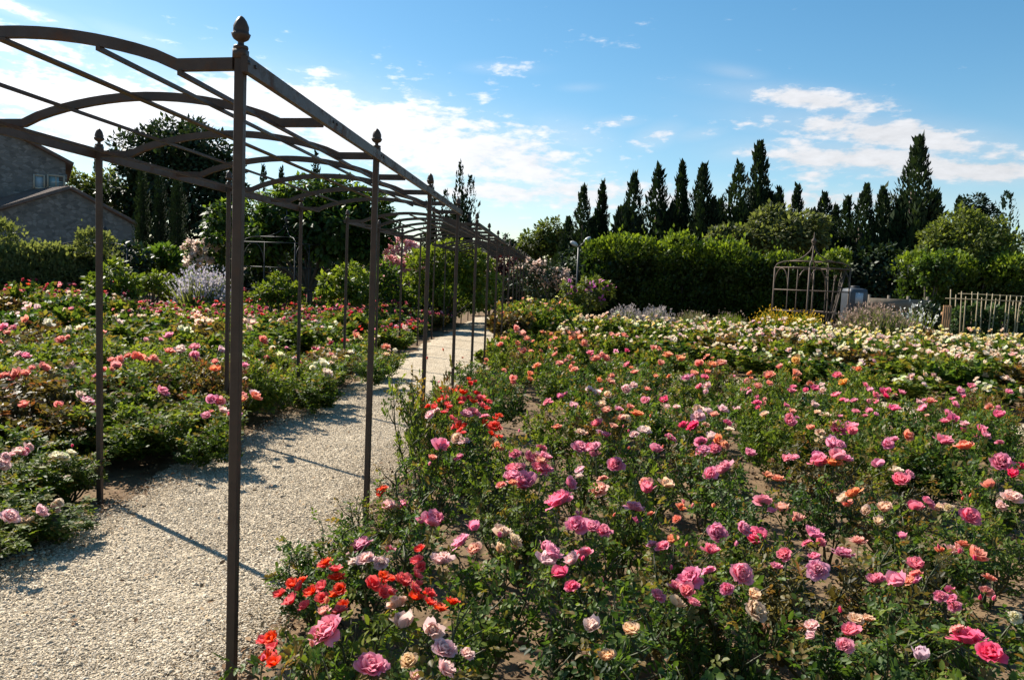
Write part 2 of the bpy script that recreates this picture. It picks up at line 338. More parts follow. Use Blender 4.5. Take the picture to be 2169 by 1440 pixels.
# ------------------------------------------------------------------ world, sun, camera
SUN_AZ, SUN_EL = R(-53.0), R(42.5)          # azimuth measured from +y towards +x
SUNDIR = Vector((math.sin(SUN_AZ)*math.cos(SUN_EL), math.cos(SUN_AZ)*math.cos(SUN_EL), math.sin(SUN_EL)))
SKY_STRENGTH = 0.08
def build_world():
    w = bpy.data.worlds.new('World'); scene.world = w; w.use_nodes = True
    nt = w.node_tree; nt.nodes.clear()
    out = nd(nt, 'ShaderNodeOutputWorld'); bg = nd(nt, 'ShaderNodeBackground'); bg.inputs[1].default_value = SKY_STRENGTH
    sky = nd(nt, 'ShaderNodeTexSky', sky_type='NISHITA'); sky.sun_disc = False
    sky.sun_elevation = SUN_EL; sky.sun_rotation = SUN_AZ; sky.altitude = 50; sky.air_density = 1.0; sky.dust_density = .35; sky.ozone_density = 2.0
    tc = nd(nt, 'ShaderNodeTexCoord'); d = tc.outputs['Generated']
    def dot(vec):
        n = nd(nt, 'ShaderNodeVectorMath', operation='DOT_PRODUCT'); nt.links.new(d, n.inputs[0]); n.inputs[1].default_value = [float(x) for x in vec]; return n.outputs['Value']
    # coverage: soft banks of cloud at fixed directions of the sky
    banks = [  # direction by photo position, half sizes in px, tilt (deg), weight
        (760, 270, 400, 90, 10, 1.02), (1000, 325, 270, 80, 9, .98), (250, 230, 420, 130, 4, .98), (100, 120, 300, 60, 5, .72), (1150, 410, 480, 45, 3, .8), (1200, 290, 110, 40, 10, .62), (1390, 290, 60, 24, -14, .62), (1300, 260, 60, 12, 0, .5),
        (1700, 210, 170, 24, 12, .86), (1900, 290, 290, 40, 14, .98), (1830, 330, 260, 36, 8, .92), (2080, 365, 240, 30, 7, .9), (1590, 318, 80, 20, -4, .66), (1730, 372, 50, 12, 0, .55), (1480, 285, 60, 16, -4, .5), (1560, 155, 60, 14, 14, .5),
        (685, 158, 80, 18, 3, .68), (560, 145, 130, 26, 8, .45), (885, 208, 60, 20, 6, .66), (60, 30, 140, 22, 6, .62), (300, 85, 140, 24, 10, .5), (1060, 145, 70, 12, 0, .4), (1650, 430, 520, 34, 2, .55), (2080, 440, 260, 34, 3, .5), (1230, 186, 40, 8, 0, .35),
        (-500, 200, 600, 220, 0, .9), (-1500, 0, 900, 500, 0, .8), (3200, 200, 700, 160, 0, .7)]
    tot = None
    for (px, py, sx, sy, tilt, wgt) in banks:
        c = unit(ray(px, py)); ta = R(tilt)
        rv = unit(np.cross(c, UPV)); uv = np.cross(rv, c)
        r_ = math.cos(ta)*rv - math.sin(ta)*uv; u_ = math.sin(ta)*rv + math.cos(ta)*uv
        k = 1/np.linalg.norm(ray(px, py))
        a = math_n(nt, 'MULTIPLY', dot(r_), 1/(sx*k)); b = math_n(nt, 'MULTIPLY', dot(u_), 1/(sy*k))
        q = math_n(nt, 'ADD', math_n(nt, 'MULTIPLY', a, a), math_n(nt, 'MULTIPLY', b, b))
        g = math_n(nt, 'MULTIPLY', math_n(nt, 'EXPONENT', math_n(nt, 'MULTIPLY', q, -1.0)), wgt)
        g = math_n(nt, 'MULTIPLY', g, math_n(nt, 'GREATER_THAN', dot(c), 0.0))
        tot = g if tot is None else math_n(nt, 'MAXIMUM', tot, g)
    mp = nd(nt, 'ShaderNodeMapping'); mp.inputs['Scale'].default_value = (1, 1, 2.9); nt.links.new(d, mp.inputs[0])
    n1 = nd(nt, 'ShaderNodeTexNoise'); n1.inputs['Scale'].default_value = 10; n1.inputs['Detail'].default_value = 9; n1.inputs['Roughness'].default_value = .58; n1.inputs['Distortion'].default_value = .25
    n2 = nd(nt, 'ShaderNodeTexNoise'); n2.inputs['Scale'].default_value = 36; n2.inputs['Detail'].default_value = 7; n2.inputs['Roughness'].default_value = .6
    nt.links.new(mp.outputs[0], n1.inputs['Vector']); nt.links.new(mp.outputs[0], n2.inputs['Vector'])
    nz = math_n(nt, 'ADD', math_n(nt, 'MULTIPLY', n1.outputs['Fac'], .52), math_n(nt, 'MULTIPLY', n2.outputs['Fac'], .48))
    cov = math_n(nt, 'ADD', math_n(nt, 'MULTIPLY', math_n(nt, 'SUBTRACT', nz, .5), 3.0), math_n(nt, 'SUBTRACT', math_n(nt, 'MULTIPLY', tot, 1.0), .27))
    mr = nd(nt, 'ShaderNodeMapRange', interpolation_type='SMOOTHSTEP'); mr.inputs['From Min'].default_value = 0.0; mr.inputs['From Max'].default_value = .55
    nt.links.new(cov, mr.inputs['Value'])
    # thin veil under the banks
    veil = math_n(nt, 'MULTIPLY', tot, .38, True)
    fac = math_n(nt, 'MAXIMUM', math_n(nt, 'MULTIPLY', mr.outputs[0], .93), veil)
    glow = math_n(nt, 'POWER', math_n(nt, 'MAXIMUM', dot(np.array(SUNDIR)), 0.0), 3.0)
    lum = math_n(nt, 'ADD', math_n(nt, 'ADD', 3.6, math_n(nt, 'MULTIPLY', n2.outputs['Fac'], 2.6)), math_n(nt, 'MULTIPLY', glow, 6.5))
    cc = nd(nt, 'ShaderNodeCombineColor'); nt.links.new(lum, cc.inputs[0]); nt.links.new(lum, cc.inputs[1]); nt.links.new(math_n(nt, 'MULTIPLY', lum, 1.03), cc.inputs[2])
    hv = nd(nt, 'ShaderNodeHueSaturation'); hv.inputs['Hue'].default_value = .488; hv.inputs['Saturation'].default_value = 1.28; hv.inputs['Value'].default_value = .87; nt.links.new(sky.outputs[0], hv.inputs['Color']); skyc = hv.outputs[0]
    nt.links.new(mixc(nt, fac, skyc, cc.outputs[0]), bg.inputs[0]); nt.links.new(bg.outputs[0], out.inputs[0])
build_world()
sl = bpy.data.lights.new('sun', 'SUN'); sl.energy = 4.8; sl.angle = R(.5); sl.color = (1.0, .93, .82)
so = bpy.data.objects.new('sun', sl); COL.objects.link(so); so.location = (-20, 15, 25)
so.rotation_euler = (-SUNDIR).to_track_quat('-Z', 'Y').to_euler()
cam = bpy.data.cameras.new('camera'); co = bpy.data.objects.new('camera', cam); COL.objects.link(co)
cam.sensor_width = 36; cam.lens = FPX/IW*36; cam.clip_start = .05; cam.clip_end = 3000
mw = Matrix.Identity(4)
for i in range(3):
    mw[i][0] = RGT[i]; mw[i][1] = UPV[i]; mw[i][2] = -FWD[i]; mw[i][3] = EYE[i]
co.matrix_world = mw; scene.camera = co
scene.view_settings.view_transform = 'Standard'; scene.view_settings.look = 'None'; scene.view_settings.gamma = 1; scene.view_settings.exposure = 1.04
scene.cycles.max_bounces = 8; scene.cycles.diffuse_bounces = 4; scene.cycles.transmission_bounces = 6; scene.cycles.use_denoising = True

# ------------------------------------------------------------------ ground, paths
def ground_sheet():
    mb = MB()
    xs = np.concatenate([[-900, -200, -60], np.linspace(-25, 25, 101), [60, 200, 900]]); ys = np.concatenate([[-300, -40], np.linspace(-4, 46, 101), [90, 250, 1200]])
    X, Y = np.meshgrid(xs, ys); P = np.stack([X.ravel(), Y.ravel(), np.zeros(X.size)], 1)
    nz = smooth_noise(3, 9, 1.5, 7); near = (np.abs(P[:, 0]) < 24) & (P[:, 1] > -4) & (P[:, 1] < 44)
    P[:, 2] = np.where(near, -.03 + .022*nz(P), -.03)
    nx = len(xs); q = [(j*nx+i, j*nx+i+1, (j+1)*nx+i+1, (j+1)*nx+i) for j in range(len(ys)-1) for i in range(nx-1)]
    mb.add(P, np.array(q)); tag(mb.build('ground', M['soil']), kind='structure')
ground_sheet()
def strip(name, centre, half, seed, z=.004, wob=.07, step=.16):
    """a gravel strip with uneven borders along a polyline of centre points"""
    c = np.asarray(centre, float); L = np.r_[0, np.cumsum(np.linalg.norm(np.diff(c, axis=0), axis=1))]
    s = np.arange(0, L[-1], step); p = np.stack([np.interp(s, L, c[:, k]) for k in (0, 1)], 1)
    t = unit(np.gradient(p, axis=0)); n = np.stack([t[:, 1], -t[:, 0]], 1)
    r = np.random.default_rng(seed); w1 = half + wob*np.convolve(r.normal(size=len(s)), np.ones(3)/2, 'same'); w2 = half + wob*np.convolve(r.normal(size=len(s)), np.ones(3)/2, 'same')
    K = 7; rows = []
    for k in range(K):
        f = k/(K-1)
        rows.append(p + n*(-w1*(1-f) + w2*f)[:, None])
    V = np.stack(rows, 1); zz = np.full(V.shape[:2], z); zz[:, 0] = -.03; zz[:, -1] = -.03; zz[:, 1:-1] += .0006*r.normal(size=(len(s), K-2))
    V = np.concatenate([V, zz[..., None]], 2).reshape(-1, 3)
    q = [(i*K+k, i*K+k+1, (i+1)*K+k+1, (i+1)*K+k) for i in range(len(s)-1) for k in range(K-1)]
    mb = MB(); mb.add(V, np.array(q)); o = mb.build(name, M['gravel']); return tag(o, kind='structure')
strip('path', [(-.95, -3), (-.95, 31)], .87, 5, .012)
strip('cross_path', [(12.5, 3.3), (0.1, 18.8)], .5, 6, .012)
strip('side_path', [(8.9, 7.9), (10.2, 16.6), (14, 17.6)], .35, 8, .014)

ICO_V = None
def ico():
    p = (1+5**.5)/2
    v = unit(np.array([(-1, p, 0), (1, p, 0), (-1, -p, 0), (1, -p, 0), (0, -1, p), (0, 1, p), (0, -1, -p), (0, 1, -p), (p, 0, -1), (p, 0, 1), (-p, 0, -1), (-p, 0, 1)]))
    f = np.array([(0, 11, 5), (0, 5, 1), (0, 1, 7), (0, 7, 10), (0, 10, 11), (1, 5, 9), (5, 11, 4), (11, 10, 2), (10, 7, 6), (7, 1, 8), (3, 9, 4), (3, 4, 2), (3, 2, 6), (3, 6, 8), (3, 8, 9), (4, 9, 5), (2, 4, 11), (6, 2, 10), (8, 6, 7), (9, 8, 1)])
    return v, f
def stones(mb, P, S, rng, flat=.55, a=None):
    v, f = ico(); n = len(P)
    V = v[None]*rng.uniform(.75, 1.25, (n, 12, 1))*np.stack([rng.uniform(.7, 1.4, n), rng.uniform(.6, 1, n), np.full(n, flat)*rng.uniform(.7, 1.3, n)], 1)[:, None]
    an = rng.uniform(0, 6.28, n); ca, sa = np.cos(an)[:, None], np.sin(an)[:, None]
    x, y, z = V[..., 0], V[..., 1], V[..., 2]; tl = rng.normal(0, .35, (n, 1))
    z, x = z*np.cos(tl)+x*np.sin(tl), x*np.cos(tl)-z*np.sin(tl)
    V = np.stack([x*ca-y*sa, x*sa+y*ca, z], -1)*S[:, None, None] + P[:, None]
    F = (f[None]+(np.arange(n)*12)[:, None, None]).reshape(-1, 3)
    mb.add(V.reshape(-1, 3), F, 0, np.repeat(rng.uniform(0, 1, n) if a is None else a, 12))
def gravel_stones():
    rng = np.random.default_rng(21); mb = MB(); n = 165000
    y = 2.4 + 8.5*rng.power(.62, n); x = -.95 + rng.uniform(-.93, .93, n) + rng.normal(0, .03, n)
    s = np.clip(rng.lognormal(-5.6, .42, n), .002, .014)
    keep = np.abs(x+.95) < .87+.05*np.sin(y*2.1)+.03*np.sin(y*5.3+1)+rng.normal(0, .05, n)
    P = np.stack([x, y, .012+s*.25], 1)[keep]; nz = smooth_noise(61, 8, .8, 4.5); edge = np.clip((np.abs(P[:, 0]+.95)-.62)/.3, 0, 1)
    stones(mb, P, s[keep], rng, .55, np.clip(rng.uniform(.05, 1, len(P))+.32*nz(P)-.22*edge*rng.random(len(P)), 0, 1))
    tag(mb.build('gravel', M['pebble'], smooth=False), 'cream gravel stones lying loose on the path', 'gravel', kind='stuff')
gravel_stones()

# ------------------------------------------------------------------ pergola
PW, PH, PL, PY0, PSK = 1.927, 2.375, 2.134, 2.81, .321
SEC = .044
def arch_z(x):
    """height of the arch centre line above the flat ends, x from 0 (one rail) to -PW"""
    s = -x; e = .235; k = .05
    if s <= e or s >= PW-e: return 0.0
    q = (s-e)/(PW-2*e); return .132*math.sin(math.pi*q)**.78
def finial_mesh():
    mb = MB()
    lathe(mb, [(.0, 0), (.026, 0), (.028, .006), (.026, .012), (.012, .015), (.011, .026), (.018, .03), (.028, .036), (.034, .046), (.034, .054), (.028, .056), (.029, .066), (.027, .08), (.021, .096), (.012, .108), (.004, .114), (0, .115)], 16,
          wob=lambda an, z: 1+(.05*math.sin(8*an+z*260) if .036 < z < .11 else 0))
    return mb.mesh('finial', M['metal'])
FIN = None
def pergola(i0, i1, label):
    global FIN
    if FIN is None: FIN = finial_mesh()
    y0 = PY0+i0*PL
    root = empty('pergola', (0, y0, 0), 0, label, 'pergola', 'brown metal pergolas over the gravel path')
    n = i1-i0
    for i in range(n+1):
        for side in (0, 1):
            if i == 0 and i0 == 0 and side == 1: pass
            mb = MB(); box(mb, (0, 0, (PH+.02)/2-.1), (.034, .034, PH+.02+.2), bev=.003)
            p = mb.build('post', M['metal'], root, (-PW*side, i*PL+PSK*side, 0), (random.gauss(0, .0025), random.gauss(0, .0025), 0), smooth=False)
            c = MB(); box(c, (0, 0, 0), (.046, .046, .03), bev=.005); c.build('collar', M['metal'], p, (0, 0, PH+.005))
            link('finial', FIN, p, (0, 0, PH+.021), (0, 0, random.random()*3), (.93, .93, 1.0))
    for side in (0, 1):
        mb = MB(); x = (.031 if side == 0 else -PW-.031)
        sweep(mb, [(x, -.03+PSK*side, PH-.035), (x, n*PL+.03+PSK*side, PH-.035)], rect(.025, .054))
        rl = mb.build('rail', M['metal'], root, smooth=False)
        bm = MB()
        for k in range(2*n+1):
            for dy in (-.025, .035):
                xx = x+(.0135 if side == 0 else -.0135)
                lathe(bm, [(0, 0), (.007, 0), (.007, .004), (0, .005)], 6, (0, 0, 0)) if False else box(bm, (xx, k*PL/2+dy+PSK*side, PH-.03), (.006, .012, .012))
        bm.build('bolt', M['iron'], rl)['kind'] = 'stuff'
    for k in range(2*n+1):
        pts = []
        e = .235
        xs = [-.0185, -e] + [-e-(PW-2*e)*q for q in np.linspace(.06, .94, 17)] + [-PW+e, -PW+.0185]
        zf = lambda x: arch_z(x)
        for x in xs: pts.append((x, k*PL/2 - PSK*x/PW, PH-.03+zf(x)))
        mb = MB(); sweep(mb, pts, rect(.028, .041)); mb.build('arch', M['metal'], root, smooth=False)
    for s, (w, h) in ((.5, (.042, .01)), (.285, (.016, .016)), (.715, (.016, .016)), (.115, (.016, .016)), (.885, (.016, .016))):
        x = -PW*s; z = PH-.03+arch_z(x)-SEC/2-h/2-.001
        mb = MB(); sweep(mb, [(x, -.02-PSK*x/PW, z), (x, n*PL+.02-PSK*x/PW, z)], rect(w, h)); mb.build('purlin', M['metal'], root, smooth=False)
    return root
pergola(0, 3, 'brown metal pergola section with the tallest looking posts, over the gravel path mouth')
pergola(4, 7, 'brown metal pergola section standing second along the gravel path')
pergola(8, 15, 'longest brown metal pergola section, at the far end of the gravel path')

# ------------------------------------------------------------------ roses
def rose_mesh(name, seed, npet, openness, lod, single=False):
    """a rose: whorls of curved petals round a tight heart, calyx and a short stalk; radius about 1"""
    rng = np.random.default_rng(seed); mb = MB()
    nu, ns = ((5, 4) if lod == 0 else (4, 3) if lod == 1 else (3, 3))
    ga = 2.39996
    for i in range(npet):
        t = i/(max(npet-1, 1)); phi = i*ga + rng.normal(0, .2)
        if single: t = .55+.45*t
        a0 = R(6+52*t*openness+rng.normal(0, 6)); a1 = R(-42+118*t*openness+rng.normal(0, 14))
        Lp = (.85+.35*t)*rng.uniform(.88, 1.12); Wp = (.30+.36*t)*rng.uniform(.9, 1.12); cup = .3*(1-.65*t)
        r0 = .05+.1*t
        u = np.linspace(0, 1, nu); al = a0+(a1-a0)*u**1.3
        du = Lp/(nu-1); r = r0+np.r_[0, np.cumsum(np.sin((al[1:]+al[:-1])/2)*du)]; z = np.r_[0, np.cumsum(np.cos((al[1:]+al[:-1])/2)*du)]
        w = Wp*np.sin(np.pi*(.1+.74*u))**.75
        s = np.linspace(-1, 1, ns)
        ph = rng.uniform(0, 6.28)
        rr = r[:, None] - cup*(s**2)[None]*w[:, None]*1.2 + .09*np.sin(5*s+ph)[None]*u[:, None]
        tt = s[None]*w[:, None]; zz = z[:, None] + (.11*np.sin(4*s+ph*1.7))[None]*(u[:, None]**2) - .10*(s**2)[None]*(u[:, None]**2)
        c, sn = math.cos(phi), math.sin(phi)
        V = np.stack([rr*c-tt*sn, rr*sn+tt*c, zz*.95], -1).reshape(-1, 3)
        q = np.array([(a*ns+b, a*ns+b+1, (a+1)*ns+b+1, (a+1)*ns+b) for a in range(nu-1) for b in range(ns-1)])
        rim = np.broadcast_to((u**5)[:, None], (nu, ns)).ravel()*rng.uniform(.3, 1)
        mb.add(V, q, 0, t*.75+.25*rng.random(), rim)
    if lod < 2:
        n = 5; an = np.arange(n)*2*math.pi/n
        dirs = np.stack([np.cos(an), np.sin(an), np.full(n, -.25)], 1)
        leaves(mb, np.tile([0, 0, .0], (n, 1)), dirs, np.tile([0, 0, 1.], (n, 1)), .6, .25, 4, 1, .6)
        tube(mb, [(0, 0, .05), (.02, .05, -.6), (.06, .0, -1.5)], [.07, .045, .05], 5, 2)
        lathe(mb, [(0, -.2), (.12, -.14), (.15, -.02), (.08, .1)], 7, mat=1)
    V = np.concatenate(mb.v)
    return mb.mesh(name, [M['petal'], M['rose_leaf'], M['rose_stem']])
def bud_mesh(name, seed): return rose_mesh(name, seed, 7, .12, 1)
BLOOM = {0: [rose_mesh('bloom', s, n, o, 0) for s, n, o in ((1, 26, .8), (2, 30, .95), (3, 34, 1.05), (4, 24, .7), (5, 28, 1.0), (6, 18, .6))],
         1: [rose_mesh('bloom', s, n, o, 1) for s, n, o in ((11, 17, .85), (12, 19, 1.0), (13, 15, .7), (14, 20, 1.05))],
         2: [rose_mesh('bloom', s, n, o, 2) for s, n, o in ((21, 10, .85), (22, 12, 1.0), (23, 11, 1.05))]}
REDB = {0: [rose_mesh('bloom', s, n, .95, 0, True) for s, n in ((31, 9), (32, 11), (33, 13))], 1: [rose_mesh('bloom', s, n, .95, 1, True) for s, n in ((34, 8), (35, 10))], 2: [rose_mesh('bloom', 36, 8, .95, 2, True)]}
BUD = [bud_mesh('bud', 41), bud_mesh('bud', 42)]
PET = {'P': (.87, .25, .4), 'H': (.85, .08, .25), 'L': (.88, .54, .57), 'M': (.88, .28, .43), 'V': (.84, .55, .57), 'R': (.82, .03, .015), 'C': (.87, .29, .19),
       'K': (.85, .26, .23), 'S': (.86, .4, .32), 'B': (.85, .56, .40), 'W': (.86, .73, .56), 'Y': (.86, .68, .24), 'D': (.42, .01, .05), 'O': (.86, .36, .14), 'T': (.4, .25, .13), 'A': (.86, .6, .49)}
CNAME = {'P': 'pink', 'H': 'hot pink', 'L': 'pale pink', 'M': 'magenta', 'V': 'lilac', 'R': 'red', 'C': 'coral', 'K': 'salmon', 'S': 'salmon', 'B': 'peach', 'W': 'cream', 'Y': 'yellow', 'D': 'crimson', 'O': 'orange', 'T': 'faded brown', 'A': 'blush'}
KIND = {'P': 'pink_rose_bush', 'H': 'pink_rose_bush', 'L': 'pink_rose_bush', 'M': 'magenta_rose_bush', 'V': 'magenta_rose_bush', 'R': 'red_rose_bush', 'C': 'coral_rose_bush', 'K': 'salmon_rose_bush', 'S': 'salmon_rose_bush',
        'B': 'peach_rose_bush', 'A': 'peach_rose_bush', 'W': 'cream_rose_bush', 'Y': 'yellow_rose_bush', 'D': 'crimson_rose_bush', 'O': 'coral_rose_bush', 'T': 'peach_rose_bush'}

def rose_bush_mesh(seed, lod, dense=1.0, upright=1.0, light=False, thin=.55):
    """foliage and stems of a rose bush about 1 high and 0.62 in radius"""
    rng = np.random.default_rng(seed); fo = MB(); st = MB()
    ncane = int(rng.integers(7, 11)); nodes = []; dirs = []; hs = []
    for c in range(ncane):
        an = c*6.283/ncane + rng.normal(0, .35); lean = rng.uniform(.12, .75)/upright
        L = rng.uniform(.75, 1.05); n = 7; p = np.array([.06*math.cos(an), .06*math.sin(an), 0.0]); pts = [p]
        d = unit(np.array([math.cos(an)*lean, math.sin(an)*lean, 1.0]))
        for k in range(n):
            d = unit(d + rng.normal(0, .13, 3) + np.array([0, 0, .05])); p = p + d*L/n; pts.append(p)
        pts = np.array(pts); tube(st, pts, np.linspace(.017, .007, n+1), 5)
        for k in range(2, n+1):
            for s in range(2 if k < n else 1):
                b = pts[k]*1.0; q = rng.uniform(0, 6.28); sd = unit(np.array([math.cos(q)*.9, math.sin(q)*.9, rng.uniform(.25, 1.0)]))
                Ls = rng.uniform(.16, .36); m = 4; sp = [b]; pp = b
                for j in range(m):
                    sd = unit(sd+rng.normal(0, .15, 3)+np.array([0, 0, .08])); pp = pp+sd*Ls/m; sp.append(pp)
                    for _ in range(2 if rng.random() < .75*dense else 1):
                        nodes.append(pp+rng.normal(0, .015, 3)); dirs.append(sd); hs.append(j/m)
                if lod == 0: tube(st, sp, np.linspace(.008, .004, m+1), 4)
    nodes = np.array(nodes); dirs = np.array(dirs); hs = np.array(hs)
    kf = .62/np.percentile(np.hypot(nodes[:, 0], nodes[:, 1]), 88); kz = .96/np.percentile(nodes[:, 2], 97)
    nodes = nodes*np.array([kf, kf, kz]); st.v = [v*np.array([kf, kf, kz]) for v in st.v]
    def rein(v):
        r_ = np.hypot(v[:, 0], v[:, 1])+1e-9; lim = .66; f = np.where(r_ > lim, (lim+.22*(r_-lim))/r_, 1.0); z_ = np.where(v[:, 2] > 1.05, 1.05+.3*(v[:, 2]-1.05), v[:, 2])
        return np.stack([v[:, 0]*f, v[:, 1]*f, z_], 1)
    nodes = rein(nodes); st.v = [rein(v) for v in st.v]
    keep = rng.random(len(nodes)) < thin; nodes, dirs, hs = nodes[keep], dirs[keep], hs[keep]; n = len(nodes)
    side = sph(n, rng); side[:, 2] = np.abs(side[:, 2])*.5; rad = nodes.copy(); rad[:, 2] = 0
    ra = unit(side + unit(rad)*.5 + dirs*.5 + np.array([0, 0, -.12]))     # rachis direction
    up = unit(np.array([0, 0, 1.0]) + rng.normal(0, .38, (n, 3)) + unit(rad)*.25)
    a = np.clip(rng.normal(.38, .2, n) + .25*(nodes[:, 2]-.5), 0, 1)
    b = np.where((hs > .7) & (nodes[:, 2] > .7) & (rng.random(n) < .45), rng.uniform(.3, .9, n), 0.0) + np.where(rng.random(n) < .03, .7, 0)
    if lod == 0:
        rl = rng.uniform(.09, .14, n)
        B = unit(np.cross(ra, up)); Lf = rng.uniform(.05, .08, n)
        for (f, sd_, sc) in ((1.0, 0, 1.05), (.66, 1, .95), (.66, -1, .95), (.3, 1, .8), (.3, -1, .8)):
            P = nodes + ra*(rl*f)[:, None]; P[:, 2] -= .03*f*f
            T = unit(ra*(1.0 if sd_ == 0 else .45) + B*sd_*.9 + rng.normal(0, .14, (n, 3)) + np.array([0, 0, -.18]))
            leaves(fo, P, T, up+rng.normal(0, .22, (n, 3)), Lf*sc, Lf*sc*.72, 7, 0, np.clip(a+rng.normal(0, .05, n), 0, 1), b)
    elif lod == 1:
        Lf = rng.uniform(.062, .105, n); B = unit(np.cross(ra, up))
        for (f, sd_, sc) in ((.10, 0, 1.1), (.065, 1, 1.0), (.06, -1, 1.0), (.015, .8, .85), (.02, -.9, .85)):
            T = unit(ra*(1.0 if sd_ == 0 else .4) + B*sd_ + rng.normal(0, .2, (n, 3)))
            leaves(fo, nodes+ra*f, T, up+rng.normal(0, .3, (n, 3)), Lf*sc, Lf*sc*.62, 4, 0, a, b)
    else:
        Lf = rng.uniform(.13, .2, n); B = unit(np.cross(ra, up))
        for sd_ in (.5, -.6):
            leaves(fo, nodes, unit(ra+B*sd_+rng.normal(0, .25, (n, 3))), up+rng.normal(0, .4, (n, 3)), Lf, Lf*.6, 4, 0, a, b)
    mat = M['rose_leaf'] if not light else M['rose_leaf_light'] if light is True or light == 1 else M['rose_leaf_bronze']
    return fo.mesh('foliage', mat), st.mesh('stems', M['rose_stem'])
BUSH = {0: [rose_bush_mesh(100+i, 0, thin=.62, light=(0, 0, 1, 0, 2, 0, 1, 0, 1)[i]) for i in range(9)], 1: [rose_bush_mesh(200+i, 1, 1.1, light=(0, 1, 2, 0, 1, 0, 0, 1, 0)[i], thin=.72) for i in range(9)], 2: [rose_bush_mesh(300+i, 2, 1.2, 1.1, light=(1, 1, 0, 1, 2, 1, 1, 0)[i], thin=1.0) for i in range(8)]}
BUSHD = {0: [rose_bush_mesh(400+i, 0, 1.6, .85, thin=1.0, light=(1, 1, 0, 1, 1)[i]) for i in range(5)], 1: [rose_bush_mesh(500+i, 1, 1.6, .9, light=(1, 1, 0, 1, 2, 1)[i], thin=1.0) for i in range(6)]}

def lod_of(x, y):
    d = math.hypot(x-EYE[0], y); return 0 if d < 6.2 else 1 if d < 12.5 else 2

ORD = ['first', 'second', 'third', 'fourth', 'fifth', 'sixth', 'seventh', 'eighth', 'ninth', 'tenth', 'eleventh', 'twelfth', 'thirteenth', 'fourteenth', 'fifteenth', 'sixteenth', 'seventeenth', 'eighteenth', 'nineteenth', 'twentieth']
def ordinal(n):
    if n < 20: return ORD[n]
    t = ['twenty', 'thirty', 'forty', 'fifty', 'sixty'][(n+1)//10-2]; o = (n+1) % 10
    return t+'-'+ORD[o-1] if o else {20: 'twentieth', 30: 'thirtieth', 40: 'fortieth', 50: 'fiftieth', 60: 'sixtieth'}[n+1]

class Bush:
    __slots__ = ('x', 'y', 'h', 'r', 'bl', 'dense', 'bed')
    def __init__(s, x, y, h, r, dense=False): s.x, s.y, s.h, s.r, s.bl, s.dense = x, y, h, r, [], dense

